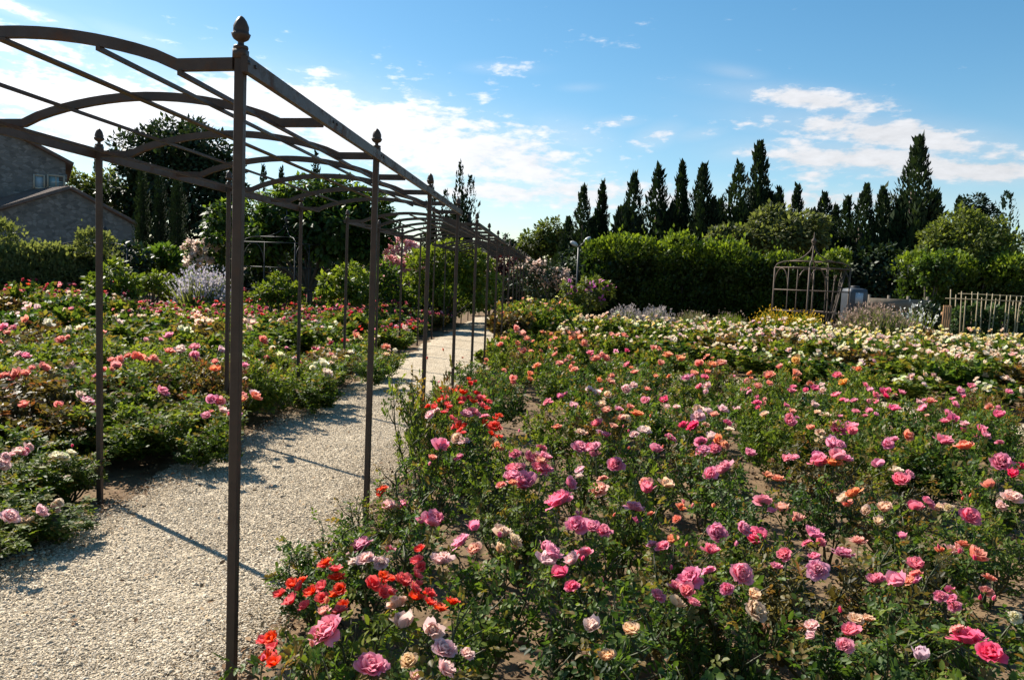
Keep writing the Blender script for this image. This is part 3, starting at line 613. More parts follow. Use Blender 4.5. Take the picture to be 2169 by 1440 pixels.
# blooms one can pick out in the photo: crop coordinates, width and colour
def L_(txt, sc, ox, oy, z):
    out = []
    for w in txt.split():
        q = w.split(','); out.append((ox+float(q[0])*sc, oy+float(q[1])*sc, float(q[2])*sc, q[3], float(q[4]) if len(q) > 4 else z))
    return out
NEAR = L_('''825,405,55,R,.4 830,490,75,L,.35 890,470,60,B,.38 940,480,80,M,.38 1040,565,70,M,.42 1080,590,70,P,.42 1215,605,130,P 1345,610,90,M 1525,600,110,B 1350,730,90,S 1485,735,95,B 720,710,110,P,.35
865,730,65,P,.4 740,780,90,L,.38 665,800,70,L,.36 1165,795,115,V 830,810,75,R 560,840,75,R 570,890,80,R 570,980,95,R 765,925,90,R 850,970,95,R 940,905,95,R 870,895,60,R 1010,1000,75,R 1090,1030,70,R 1145,1065,95,R
430,970,80,R 360,940,50,R 320,1015,90,R 540,1110,70,R 390,1085,40,S 915,1045,110,A 470,1210,160,M 950,1160,150,L 1095,1190,135,L 210,1280,70,R 215,1370,55,R 1190,1320,120,L 760,1400,150,P 975,1430,100,B 1165,1420,110,L
2015,1165,110,L 2095,1340,100,B 1835,460,140,P 1925,590,110,M 2010,605,80,M 2070,630,90,P 1740,720,90,M 1745,795,110,L 1840,760,110,P 1835,870,110,H 1910,790,90,L 1960,760,100,M 1575,180,60,P 1645,205,80,P 1700,190,60,L
1760,205,75,P 1570,270,80,P 1720,275,110,P 1560,320,90,P 1625,360,130,P 1500,355,50,C 1885,350,80,P 2050,390,95,S 2115,250,80,P 1475,140,60,C 1165,145,100,P 1210,140,60,V 1250,90,60,B 1105,205,50,C 1235,25,40,R 1460,30,75,R
1940,145,80,P 1865,245,60,S 1945,270,50,L''', .375, 500, 900, .56) + L_('''215,150,75,P 165,40,55,B 425,20,60,P 470,110,60,P 520,80,70,L 580,125,70,C 540,135,60,P 470,155,60,P 595,250,95,P 835,190,65,M 865,305,65,C 955,190,50,P 1040,170,80,P 1090,225,90,P 1150,125,90,M 1100,100,60,B
1180,190,95,P 1165,225,80,C 1240,190,60,M 1180,40,90,P 1250,55,70,P 1320,65,80,P 1440,115,60,P 1490,262,60,W 1545,70,60,C 1740,105,90,P 1855,135,85,C 1525,340,95,P 1400,230,70,M 1275,385,85,C 790,425,80,M 950,420,80,S
1010,370,70,B 985,510,75,S 165,340,80,C 330,350,80,B 245,410,95,P 125,460,90,P 350,450,40,C 335,515,35,C 195,490,40,C 1985,340,75,C 2095,405,85,L 2045,215,90,P 2110,280,70,H 1590,460,95,P 1650,425,70,M 1385,490,90,B
1760,460,60,B 1715,460,60,B 1870,500,90,P 540,590,90,P 670,570,80,P 745,625,110,H 310,630,60,C 265,665,70,P 510,690,85,P 1045,600,90,P 1080,640,60,P 1280,580,70,B 1415,590,70,S 1210,710,95,P 1525,610,55,P 1795,635,50,C
1820,680,80,L 1905,715,100,C 1590,770,100,P 1600,810,60,C 1070,790,100,P 1160,820,90,P 835,720,70,P 1505,860,110,M 410,835,110,P 390,900,90,P 250,940,80,P 325,965,90,B 505,795,60,M 660,810,110,P 600,880,60,P 740,1005,105,B
85,1120,95,B 1250,1120,95,P 1275,1050,70,B 1050,1090,70,L 1875,1170,150,H 1820,1105,45,S 1610,1250,100,V 1770,900,60,P 1785,945,40,P 1965,900,60,C 1980,830,60,C 2115,1030,40,W''', .4007, 1300, 900, .55) + L_('''150,215,60,C 210,260,60,C 240,290,55,C
85,295,45,C 40,340,60,C 160,330,55,C 205,385,60,C 265,385,40,C 340,380,35,C 420,355,40,C 355,240,40,C 420,255,40,C 455,290,40,C 460,410,55,C 610,260,70,C 580,290,60,C 640,285,60,C 670,330,65,C 560,440,60,C 485,490,65,C 290,500,65,C
605,540,70,C 570,510,45,C 130,605,70,C 150,640,50,C 250,600,60,C 310,570,60,C 720,400,60,P 745,450,70,C 850,455,60,C 1005,490,60,P 880,260,50,C 930,265,45,C 975,265,50,C 1200,365,55,C 1245,365,40,C 1330,420,90,C 1250,485,70,C
1400,450,80,C 1560,490,110,C 1650,500,80,C 1715,485,80,C 1220,580,50,C 1060,550,60,C 785,610,50,C 885,575,50,C 870,625,70,S 980,680,80,L 1045,650,60,L 705,690,40,C 1230,680,55,C 770,720,80,L 865,725,65,B 400,775,65,P 495,735,60,P
590,810,80,L 805,800,80,B 840,860,80,S 935,835,60,P 935,890,65,S 1010,905,60,B 1080,855,85,C 1090,780,80,M 1295,765,80,H 1380,820,60,L 1450,590,60,P 1590,590,60,P 1560,660,60,P 1615,650,60,L 1880,690,60,P 1940,700,45,P 1990,785,60,H
2050,790,55,S 2050,870,60,B 1540,840,90,B 1720,840,80,L 1540,890,100,L 1660,880,80,C 1620,870,70,L 1515,970,90,H 1595,945,50,B 1780,990,60,W 1770,935,60,P 710,945,80,P 470,975,70,C 890,970,60,S 640,1010,60,B 1130,1000,85,L
790,1020,60,L 840,1035,65,P 1640,1060,80,L 1570,1085,80,P 1740,1115,80,C 1670,1140,80,P 1560,1165,80,P 630,1135,100,P 385,1130,70,P 2110,1215,80,P 2090,575,80,C 1910,615,50,C 2000,650,60,C''', 1/3.6, 1050, 640, .58) + L_('''415,460,100,O 305,510,60,C 75,555,50,C 220,575,90,C
490,570,80,O 460,610,80,C 130,655,60,C 735,575,65,P 900,520,50,C 790,635,80,O 945,650,60,P 560,680,80,H 620,690,60,L 730,725,70,P 400,695,70,P 330,650,50,P 1170,700,90,H 1255,705,60,P 1020,730,70,P 1025,780,60,P 805,770,50,P
865,765,50,P 900,850,60,P 980,845,60,P 1280,830,90,H 1350,780,60,L 1400,830,80,P 1515,770,80,K 1625,795,60,P 1665,695,70,P 1755,660,70,P 1570,870,80,P 1620,910,90,H 1535,895,60,P 1780,940,70,L 1845,975,70,H 1965,885,90,H
1900,815,60,S 1960,815,40,P 2040,700,60,P 1905,1040,55,P 2020,1040,80,P 2110,1000,80,P 640,880,80,B 550,800,70,L 470,855,60,S 430,800,50,P 125,780,55,H 370,890,60,P 370,930,100,P 530,980,70,S 705,940,60,B 755,885,40,P 1390,885,40,S''', 1/3.6, 1569, 640, .58) + L_('''1340,1010,90,R 1375,1020,80,R 1300,1080,80,R
1250,1120,90,R 1220,1160,70,R 1480,1030,90,R 1540,940,60,R 1640,1090,90,R 1660,1150,80,R 1570,1110,70,R 1715,1110,60,R 1420,1080,70,R 1800,1195,60,R 1355,1150,50,R 1370,1260,60,R 1405,1340,70,R 1490,1330,60,R 1770,1350,110,R 1510,1230,90,M 1600,1250,110,P 1680,1245,70,P 1185,1230,80,L''', .2305, 640, 600, .68)
LEFT = L_('''85,480,70,K 130,475,55,K 210,440,65,K 295,485,50,K 15,560,60,K 415,445,70,L 130,385,50,P 310,300,50,K 575,405,50,K 610,400,45,K 590,435,55,K 655,380,40,K 695,395,70,K 775,395,45,C 820,455,65,P 540,485,60,P 520,455,50,K
480,500,60,L 860,280,50,P 860,360,50,K 915,355,60,V 990,340,55,P 980,385,60,P 1115,350,50,V 1000,180,60,B 1035,195,60,B 1060,205,50,A 1010,210,50,B 1245,205,55,B 1280,215,60,B 1260,240,40,A 1330,300,50,K 1240,430,40,P 1230,475,50,K 1305,480,55,L 1080,515,70,P
1095,455,60,C 1275,515,50,C 1225,530,60,P 1115,600,50,K,.5 1125,660,60,L,.45 1390,590,65,K,.45 260,615,60,C 370,660,60,C 465,680,65,K 575,640,50,C 570,710,35,C 130,700,65,L 220,710,50,L 145,810,50,L,.5 225,820,50,P,.5
50,960,80,L,.42 95,975,70,L,.42 695,945,60,W,.3 570,940,60,W,.35 590,875,40,W,.4 50,1215,80,L,.25 130,1240,80,A,.2 195,1180,70,L,.25 265,1165,60,A,.2 1640,425,60,W,.45 1655,475,60,A,.4 1310,380,50,W 1420,375,40,W 950,250,40,W 330,115,50,P
150,130,40,L 185,135,50,L 410,150,50,D 850,20,60,D 1050,25,60,D 1240,40,60,D 1360,85,50,D 1390,100,60,D 135,195,40,C 25,235,50,P 35,265,40,K 600,205,40,V 520,265,40,C 350,245,40,W 240,215,60,W 405,240,40,W 90,170,40,L''', .4167, 0, 600, .66) + \
    L_('''100,800,70,W 180,740,80,W 220,840,100,A 290,700,60,A 370,640,50,W 765,605,80,C 770,670,60,B 850,630,50,W 770,390,80,W 940,430,80,A 260,425,50,W 300,385,50,W 440,650,60,W 490,500,70,C''', .2305, 640, 600, .45)

def cluster(lst, reach):
    out = []; ext = []
    for q in lst:
        ext.append(q)
        for _ in range((2 if random.random() < .6 else 1) if q[3] == 'R' else (1 if random.random() < .38 else 0)):
            an = random.uniform(0, 6.28); ext.append((q[0]+q[2]*.9*math.cos(an), q[1]+q[2]*.75*math.sin(an), q[2]*random.uniform(.5, .8), q[3], q[4]))
    lst = ext
    for (px, py, w, c, z) in lst:
        z = z + random.uniform(-.05, .05); p = G(px, py, z); dist = float((p-EYE) @ FWD); rad = max(.02, w*dist/FPX/2)
        best = None
        for b in out:
            q = math.hypot(b.x-p[0], b.y-p[1])
            if q < reach and abs(b.h-z) < .3 and (best is None or q < best[0]): best = (q, b)
        if best is None:
            b = Bush(p[0], p[1], z, .235); out.append(b)
        else: b = best[1]
        b.bl.append([p[0], p[1], p[2], min(rad, .075), c])
    for b in out:
        b.x = float(np.mean([q[0] for q in b.bl]))+random.uniform(-.05, .05); b.y = float(np.mean([q[1] for q in b.bl]))+random.uniform(-.03, .1)
        b.h = max(q[2] for q in b.bl)+.02
    return out
def far_edge(x): return 10.3+(7.0-x)/.8         # y of the cross path on a given x
def fill(bushes, xr, yr, inside, gap, n, rng, mk):
    pts = np.array([(b.x, b.y) for b in bushes]).reshape(-1, 2).tolist()
    for _ in range(n):
        x, y = rng.uniform(*xr), rng.uniform(*yr)
        if not inside(x, y): continue
        g = gap(x, y)
        if any((x-a)**2+(y-b)**2 < g*g for a, b in pts): continue
        pts.append([x, y]); bushes.append(mk(x, y))
SOIL = [(G(px, py, 0), r) for px, py, r in ((1330, 1300, .3), (1030, 1285, .34), (1750, 1320, .34), (1310, 1040, .42), (1950, 950, .6), (1110, 850, .5), (1330, 960, .35), (1640, 1180, .25), (1700, 900, .4), (2080, 1060, .45), (1130, 930, .35), (1480, 960, .3), (1560, 1080, .25), (1220, 1200, .25))]
SOIL += [(np.array(q), r) for q, r in (((6.2, 8.0, 0), .75), ((6.8, 9.0, 0), .8), ((7.2, 8.2, 0), .6), ((3.0, 12.0, 0), .5), ((2.6, 13.3, 0), .5), ((4.7, 10.6, 0), .5))]
_sr = np.random.default_rng(4)
for _ in range(22):
    y_ = _sr.uniform(3.2, 12.5); x_ = _sr.uniform(.6, 1.4+.5*y_); SOIL.append((np.array([x_, y_, 0]), _sr.uniform(.22, .4)))
def soil_ok(x, y): return all((x-p[0])**2+(y-p[1])**2 > r*r for p, r in SOIL)
rg = np.random.default_rng(77)
near = cluster(NEAR, .44)
near = [b for b in near if b.y < far_edge(b.x)+2.5]
for b in near:
    if b.x < .4: b.r = .2 if b.y < 6 else .24
    if 4.3 < b.y < 5.4: b.x = max(b.x, .42)
    elif b.y < 7.5: b.x = max(b.x, .16)
    if b.y < 3.7: b.x = max(b.x, .34)
for px, py, h in ((852, 1045, 1.02), (880, 1010, .85), (655, 1300, .45), (560, 1330, .4), (690, 1190, .4)):
    q_ = G(px, py, 0.0); near.append(Bush(max(q_[0], .02)+.12, q_[1], h, .2))
for b in near:
    for p, r in SOIL:
        q = math.hypot(b.x-p[0], b.y-p[1])
        if q < r+.05: b.x, b.y = p[0]+(b.x-p[0])/(q+1e-6)*(r+.05), p[1]+(b.y-p[1])/(q+1e-6)*(r+.05)
def mk_near(x, y):
    b = Bush(x, y, rg.uniform(.34, .52), .24); k = rg.integers(1, 5)
    warm = y > far_edge(x)-2.3 or (x < 1.5 and y > 9)
    for _ in range(k):
        an = rg.uniform(0, 6.28); r_ = rg.uniform(.05, .28); c = 'T' if rg.random() < .07 else rg.choice(list('CCCOSPB')) if warm else rg.choice(list('PPPPPLLPHHMLAB'))
        b.bl.append([x+r_*math.cos(an), y+r_*math.sin(an), b.h*rg.uniform(.75, 1.08), rg.uniform(.016, .04), c])
    return b
near = [b for b in near if not (b.y < 2.8 and b.x < .5 and not b.bl)]
for b in near:
    if b.y < 2.8: b.x = max(b.x, .5)
fill(near, (-.02, 8.5), (2.1, 17.8), lambda x, y: x < 1.75+.585*y and y < far_edge(x)-1.15 and soil_ok(x, y) and not (x < .3 and 4.5 < y < 5.3) and not (x < .55 and y < 2.9), lambda x, y: .74 if y < 6 else .78, 9000, rg, mk_near)
for _ in range(600):
    x, y = rg.uniform(.12, 1.5), rg.uniform(16.5, 27)
    if x < .2+(y-16.5)*.3 and all((x-b.x)**2+(y-b.y)**2 > .42 for b in near):
        b = Bush(x, y, rg.uniform(.75, 1.0), .42, True)
        for _k in range(int(rg.integers(0, 4))): b.bl.append([x+rg.uniform(-.3, .3), y+rg.uniform(-.3, .3), b.h*rg.uniform(.85, 1.08), rg.uniform(.03, .05), rg.choice(list('ABYC'))])
        near.append(b)
farb = []
def mk_far(x, y):
    fr = y < far_edge(x)+2.1; b = Bush(x, y, rg.uniform(.42, .58) if fr else rg.uniform(.6, .78), .42, True); u = rg.random()
    if y < far_edge(x)+1.9: pal = 'WWAAWWAL'
    elif x > 6.5+.12*(y-12) and y > 16.2: pal = 'YYWYWBW'
    elif x < 4.2: pal = 'YBBWYAB'
    else: pal = 'WAAWBWALW'
    if y > 18.2: pal = pal+'YW'
    for _ in range(int(rg.integers(8, 15))):
        an = rg.uniform(0, 6.28); r_ = .44*math.sqrt(rg.random())
        b.bl.append([x+r_*math.cos(an), y+r_*math.sin(an), b.h*rg.uniform(.6 if fr else .82, 1.1), rg.uniform(.03, .05), rg.choice(list(pal))])
    return b
fill(farb, (.35, 13.5), (8.5, 20.6), lambda x, y: x < 1.9+.6*y and y > far_edge(x)+1.25 and not (8.6 < x < 10.4+.1*(y-15) and y < 16.9 and x > 8.7+.14*(y-9)) , lambda x, y: .74, 9000, rg, mk_far)
left = cluster(LEFT, .5)
left = [b for b in left if not (b.x > -2.15 and 4.6 < b.y < 5.5 and b.h > .5)]
for b in left:
    b.dense = True; b.r = .42
    if b.x > -2.75:
        b.x -= .16; b.r = .3
        if b.y < 7: b.r = .24; b.h = min(b.h, .42)
        if 4.5 < b.y < 5.45: b.x = min(b.x, -2.26)
for px, py, h, r in ((40, 1150, .34, .3), (110, 1075, .42, .32), (30, 1040, .46, .34), (250, 985, .5, .34), (330, 985, .48, .32), (400, 955, .5, .33), (300, 925, .6, .4), (455, 930, .46, .3), (130, 985, .52, .36), (180, 1060, .36, .24), (560, 880, .45, .3)):
    q_ = G(px, py, 0.0); left.append(Bush(q_[0]-.12, q_[1], h, r, True))
def mk_left(x, y):
    b = Bush(x, y, rg.uniform(.55, .74), .46, True)
    if y > 15.5: pal, k = 'DDDRDPDK', int(rg.integers(3, 9))
    elif y > 10.5: pal, k = 'WBAPDALBK', int(rg.integers(2, 6))
    elif y > 7.5: pal, k = 'KPLWBA', int(rg.integers(1, 4))
    else: pal, k = 'KPLC', int(rg.integers(0, 2))
    if x < -2.15-.35*y and y > 11: b.h = rg.uniform(.8, 1.05)
    if x > -2.75: b.h = rg.uniform(.24, .34) if y < 7 else rg.uniform(.36, .48); b.r = .28
    for _ in range(k):
        an = rg.uniform(0, 6.28); r_ = .4*math.sqrt(rg.random())
        b.bl.append([x+r_*math.cos(an), y+r_*math.sin(an), b.h*rg.uniform(.85, 1.1), rg.uniform(.028, .045), rg.choice(list(pal))])
    return b
fill(left, (-15, -2.2), (2.6, 27.5), lambda x, y: x > -.3-.78*y and (y < 20.5 or x > -7) and not (x > -2.25 and 4.6 < y < 5.45), lambda x, y: .5 if x > -2.75 else .6 if y < 9 else .74, 14000, rg, mk_left)

def bed(bushes, name, where, rowh, group, ylo):
    """number the bushes by rows and build each as its own thing"""
    rows = {}
    for b in bushes: rows.setdefault(max(0, int((b.y-ylo)/rowh)), []).append(b)
    keys = sorted(rows)
    for ri, k in enumerate(keys):
        for ci, b in enumerate(sorted(rows[k], key=lambda q: abs(q.x+.95))):
            lod = lod_of(b.x, b.y)
            cs = [q[4] for q in b.bl]; main = max(set(cs), key=cs.count) if cs else None
            kind = KIND[main] if main else 'rose_bush'
            num = {1: 'one', 2: 'two', 3: 'three', 4: 'four', 5: 'five', 6: 'six', 7: 'seven', 8: 'eight', 9: 'nine', 10: 'ten'}.get(len(cs), 'many')
            word = ('rose bush with %s %s bloom%s' % (num if lod < 2 else 'some', CNAME[main], 's' if len(cs) > 1 or lod == 2 else '')) if main and len(set(cs)) == 1 else ('rose bush with mostly %s blooms' % CNAME[main] if main else 'leafy rose bush without blooms')
            lab = '%s, %s from path, %s row of %s' % (word, ordinal(ci), ordinal(ri), where)
            rz = random.uniform(0, 6.28)
            root = empty(kind, (b.x, b.y, -.02), rz, lab, 'rose bush', group)
            pool = BUSHD if (b.dense and lod in BUSHD) else BUSH
            i = random.randrange(len(pool[lod])); fm, sm = pool[lod][i]
            sz = b.h*.9; sr = b.r/.62*random.uniform(.92, 1.1)
            link('foliage', fm, root, scl=(sr, sr, sz))
            if lod == 0: link('stems', sm, root, scl=(sr, sr, sz))
            c, s = math.cos(-rz), math.sin(-rz)
            for (x, y, z, rad, col) in b.bl:
                dx, dy = x-b.x, y-b.y; far_ = math.hypot(dx, dy)/(b.r*1.12)
                if far_ > 1: dx, dy = dx/far_, dy/far_
                z = min(z, b.h*1.12)
                pool_b = REDB if col in 'R' else BLOOM
                me = random.choice(pool_b[lod])
                out = math.atan2(dy, dx)-rz; tilt = random.uniform(.1, .95)
                # the flower nods outward and a little towards the light
                e = Euler((0, tilt, out+random.uniform(-.6, .6)), 'XYZ')
                q = rad*(1.08 if lod < 2 else 1.15)
                o = link('bloom', me, root, (dx*c-dy*s, dx*s+dy*c, z+.03), e, (q, q, q*random.uniform(.95, 1.2)))
                o.color = (*[min(.9, max(.004, v*random.uniform(.9, 1.08))) for v in PET[col]], 1)
            if lod == 0 and random.random() < .6:
                for _ in range(random.randint(1, 3)):
                    an = random.uniform(0, 6.28); rr = random.uniform(.05, b.r*.8); hh = b.h*random.uniform(.85, 1.12)
                    o = link('bud', random.choice(BUD), root, (rr*math.cos(an), rr*math.sin(an), hh), (random.uniform(-.3, .3), random.uniform(-.3, .3), an), (.014, .014, .019))
                    o.color = (*PET[random.choice('PHCK')], 1)
bed(near, 'near', 'pink bed', .62, 'roses in the pink and coral bed', 2.0)
bed(farb, 'far', 'cream bed', .78, 'roses in the cream bed', 8.5)
bed(left, 'left', 'bed behind pergola', .74, 'roses in the bed behind the pergola', 2.6)
print('bushes', len(near), len(farb), len(left), 'objects', len(bpy.data.objects))

# loose litter and clods on the soil
def litter():
    rng = np.random.default_rng(5); n = 9000; mb = MB()
    y = 2.0+13*rng.power(.75, n); x = rng.uniform(-.15, 7, n); k = x < 1.6+.585*y
    x2 = np.where(rng.random(2600) < .9, -1.8+rng.normal(0, .14, 2600)-.05, rng.uniform(-1.7, -.15, 2600)); y2 = rng.uniform(3, 12, 2600); x3 = -.08+np.abs(rng.normal(0, .12, 1500)); y3 = rng.uniform(2.4, 11, 1500)
    X = np.r_[x[k], x2, x3]; Y = np.r_[y[k], y2, y3]; m = len(X)
    an = rng.uniform(0, 6.28, m); T = np.stack([np.cos(an), np.sin(an), rng.normal(0, .25, m)], 1)
    L = rng.uniform(.015, .05, m)
    L[len(x[k]):] *= .8
    leaves(mb, np.stack([X, Y, np.full(m, .0)+rng.uniform(0, .02, m)+np.where((X < -.1) & (X > -1.75), .02, 0)], 1), T, np.tile([0, 0, 1.], (m, 1))+rng.normal(0, .4, (m, 3)), L, L*.55, 7, 0, rng.uniform(0, 1, m))
    tag(mb.build('leaf_litter', M['litter']), 'dry brown leaves and petals lying between the roses', 'leaf litter', kind='stuff')
    cb = MB(); n = 9000; y = 2.0+9*rng.power(.7, n); x = rng.uniform(-.1, 6.5, n); k = x < 1.6+.585*y; s = np.clip(rng.lognormal(-4.6, .5, n), .004, .035)[k]
    stones(cb, np.stack([x[k], y[k], -.02+s*.2], 1), s, rng, .7)
    tag(cb.build('soil_clods', M['clod'], smooth=False), 'crumbly brown clods of earth between the rose bushes', 'soil', kind='stuff')
litter()

# ------------------------------------------------------------------ trees and shrubs
def cypress(px, py, wpx, Y, label, n=4200, spires=9, bend=0.0, mat='cypress', name='cypress_tree', cat='cypress', group='cypresses behind the hedge', seed=0, fat=.42, plume=1.0, column=False):
    p = D(px, py, Y); H = p[2]; W = wpx*(.95 if column else 2.2)*Y/FPX; rng = np.random.default_rng(seed*13+int(px)+3)
    root = empty(name, (p[0]-bend*H*.9, p[1], 0), 0, label, cat, group)
    tr = MB(); tube(tr, [(0, 0, -.1), (0, 0, H*.3), (bend*H*.2, 0, H*.7)], [W*.12, W*.09, W*.03], 7); tr.build('trunk', M['bark'], root)
    mb = MB()
    sp = [(0, 0, 0.02*H, H, W*(.37 if not column else .5))]
    for i in range(spires):
        an = rng.uniform(0, 6.28); top = H*(rng.uniform(.36, .78) if not column else rng.uniform(.7, .95)); rr = W*.5*rng.uniform(.25, .95)*(1-.7*top/H)*(.3 if column else 1)
        sp.append((rr*math.cos(an), rr*math.sin(an)*.9, H*rng.uniform(.0, .2), top, W*rng.uniform(.2, .34)))
    ws = np.array([(s[3]-s[2])*s[4] for s in sp]); cnt = (n*ws/ws.sum()).astype(int)
    for (sx, sy, z0, z1, w), k in zip(sp, cnt):
        t = rng.random(k)**.85; prof = (np.clip(1-t, 0, 1)**(.72 if column else .85)*np.minimum(1, .55+t*4)+.02) if not column else np.clip(np.sin(np.pi*(.12+.86*t))**.45, .05, 1)
        an = rng.uniform(0, 6.28, k); nz = 1+.2*np.sin(an*3+t*9+sx*7)+.16*np.sin(an*5-t*17)+.1*np.sin(t*46+an)
        r = w*prof*nz*np.sqrt(rng.uniform(.25, 1, k))
        lean = .25*t
        P = np.stack([sx*(1+lean)+r*np.cos(an), sy*(1+lean)+r*np.sin(an), z0+t*(z1-z0)*.97], 1)
        T = np.stack([np.cos(an)*.42, np.sin(an)*.42, np.ones(k)], 1)+rng.normal(0, .2, (k, 3))
        N = np.stack([np.cos(an), np.sin(an), np.full(k, .3)], 1)+rng.normal(0, .3, (k, 3))
        Ls = H*.04*rng.uniform(.5, 1.2, k)*np.where(rng.random(k) < .06, 1.9, 1)*(1-.3*t)*plume
        P[:, 0] += bend*H*np.clip(P[:, 2]/H, 0, 1.1)**2.2
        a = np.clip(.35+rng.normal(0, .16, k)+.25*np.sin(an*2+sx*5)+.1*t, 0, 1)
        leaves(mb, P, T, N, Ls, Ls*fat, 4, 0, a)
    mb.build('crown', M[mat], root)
    return root

def broadleaf(name, px, Y, label, cat, blobs, mat, leaf, n, trunk=None, group=None, seed=1, fmat=None, nf=0, fleaf=.1, droop=.0, upright=0.0, fzone=.5):
    """blobs: (dx, dz, r, squash) in px round the crown; leaves in clusters through each blob's shell"""
    rng = np.random.default_rng(seed); k = Y/FPX
    base = D(px, 600, Y); root = empty(name, (base[0], base[1], 0), 0, label, cat, group)
    mb = MB(); fm = MB(); tot = sum(b[2]**2 for b in blobs); tb = MB()
    if trunk:
        tw = trunk
        tube(tb, [(0, 0, -.1), (.1*tw, 0, 1.0*tw*3), (0, .05, 2.0*tw*3)], [tw*.55, tw*.42, tw*.34], 8)
    nzf = smooth_noise(seed+90, 6, 1.2, 4)
    for bi, (bx, by, r, sq) in enumerate(blobs):
        c = D(bx, by, Y); cx, cz = c[0]-base[0], c[2]; rr = r*k; cyv = rng.uniform(-.45, .45)*rr
        m = int(n*r*r/tot); nc = max(6, m//14); cd = sph(nc, rng); rad = rng.uniform(.55, 1.0, nc)**.6
        C = cd*rad[:, None]*rr*np.array([1, .8, sq])
        C *= (1+.28*nzf(cd*3+bi))[:, None]
        C += np.array([cx, cyv, cz])
        idx = rng.integers(0, nc, m); off = sph(m, rng)*rng.uniform(0, 1, (m, 1))**.5*rr*.22
        P = C[idx]+off; P[:, 2] = np.maximum(P[:, 2], .05)
        O = unit(P-np.array([cx, cyv, cz])); T = unit(off*1.5/(rr*.22)+O*.7+sph(m, rng)*.6+np.array([0, 0, upright-droop])); N = unit(O+np.array([0, 0, .9])+sph(m, rng)*.5)
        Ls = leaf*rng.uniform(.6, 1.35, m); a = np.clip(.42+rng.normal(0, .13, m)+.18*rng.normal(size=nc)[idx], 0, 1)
        leaves(mb, P, T, N, Ls, Ls*.55, 4, 0, a, np.where((O[:, 2] > .3) & (rng.random(m) < .35), rng.uniform(.2, .8, m), 0))  # some upward-facing leaves take the lighter tone, top light put into colour
        if nf:
            q = int(nf*r*r/tot); ff = sph(q, rng); ff[:, 2] = np.where(ff[:, 2] < -fzone+.5, np.abs(ff[:, 2]), ff[:, 2]); ff[:, 1] = -np.abs(ff[:, 1])*.8+.1
            g = max(4, q//12); gi = rng.integers(0, g, q); cdir = sph(g, rng); cdir[:, 1] = -np.abs(cdir[:, 1]); cdir[:, 2] = np.where(cdir[:, 2] < -fzone+.3, np.abs(cdir[:, 2]), cdir[:, 2])
            Pf = np.array([cx, cyv, cz])+cdir[gi]*rr*np.array([1.02, .85, sq*1.03])+sph(q, rng)*rr*.12
            leaves(fm, Pf, sph(q, rng)+np.array([0, -.3, .5]), sph(q, rng)+np.array([0, -.6, .6]), fleaf*rng.uniform(.6, 1.3, q), fleaf*rng.uniform(.5, 1.0, q), 4, 0, rng.random(q))
        if trunk:
            tube(tb, [(0, 0, 1.4*trunk*3), (cx*.5, cyv*.5, (1.4*trunk*3+cz)*.5), (cx, cyv, cz)], [trunk*.3, trunk*.2, trunk*.08], 6)
    if not trunk:
        for _ in range(7):
            an = rng.uniform(0, 6.28); bx, by, r, sq = blobs[rng.integers(0, len(blobs))]; c = D(bx, by, Y)
            tube(tb, [(.1*math.cos(an), .1*math.sin(an), -.05), ((c[0]-base[0])*.5, .1*math.sin(an), c[2]*.5), (c[0]-base[0], .2*math.sin(an), c[2])], [.03, .022, .012], 5)
    tb.build('trunk' if trunk else 'stems', M['bark'], root)
    mb.build('crown' if trunk else 'foliage', M[mat], root)
    if nf: fm.build('blossoms', M[fmat], root)
    return root

CYP = [(1237, 392, 62, 40, 'bushy twin-tipped cypress ending the tall row beside the pale round tree', 0), (1278, 380, 42, 41, 'slim cypress beside the bushy twin-tipped one above the hedge end', 0), (1345, 362, 74, 40, 'wide cypress with a lower second tip above the clipped hedge', 0),
       (1396, 346, 76, 41, 'broad cypress with a leaning hooked tip above the hedge', -.012), (1447, 338, 46, 42, 'narrowest tall cypress, column-like, above the middle of the hedge', 0), (1491, 342, 84, 40, 'stout rounded cypress above the middle of the hedge', 0),
       (1568, 343, 112, 41, 'very wide ragged cypress beside the tallest open-branched one', 0), (1612, 294, 72, 42, 'tall open cypress with side branches flaring like antlers', -.01), (1652, 394, 52, 41, 'short cypress tucked beside the open antler-like one', 0),
       (1690, 390, 56, 43, 'small pointed cypress above the grey-green tree', 0), (1748, 404, 84, 40, 'flat-topped cypress behind the rusty gazebo', 0), (1797, 413, 62, 41, 'leafy cypress just past the rusty gazebo roof', .01), (1838, 386, 70, 40, 'cypress with its thin top bent sideways beside the sky gap', .035),
       (1950, 282, 104, 40, 'tallest cypress with a knobbly spire, beyond the sky gap', .012), (1900, 470, 70, 41, 'low dark cypress filling the foot of the tallest spire', 0), (1984, 398, 74, 41, 'blunt cypress leaning on the tallest spire', 0), (2032, 415, 34, 50, 'thin distant cypress tip over the pale round shrub', 0), (1312, 436, 44, 43, 'low cypress filling the gap beside the slim cypress above the hedge end', 0), (1424, 430, 40, 44, 'low cypress squeezed between the hooked tip and the narrowest column', 0), (1528, 418, 52, 43, 'low cypress between the stout rounded one and the very wide ragged one', 0), (1632, 420, 50, 43, 'low dark cypress at the foot of the antler-like one', 0), (1722, 440, 54, 44, 'low cypress beside the flat-topped one behind the gazebo', 0), (1772, 430, 56, 43, 'low leafy cypress directly over the gazebo finial', 0)]
for i, (px, py, w, Y, lab, bend) in enumerate(CYP):
    cypress(px, py, w, Y, lab, n=int(11000+w*140), spires=int(8+w/8), bend=bend, seed=i)
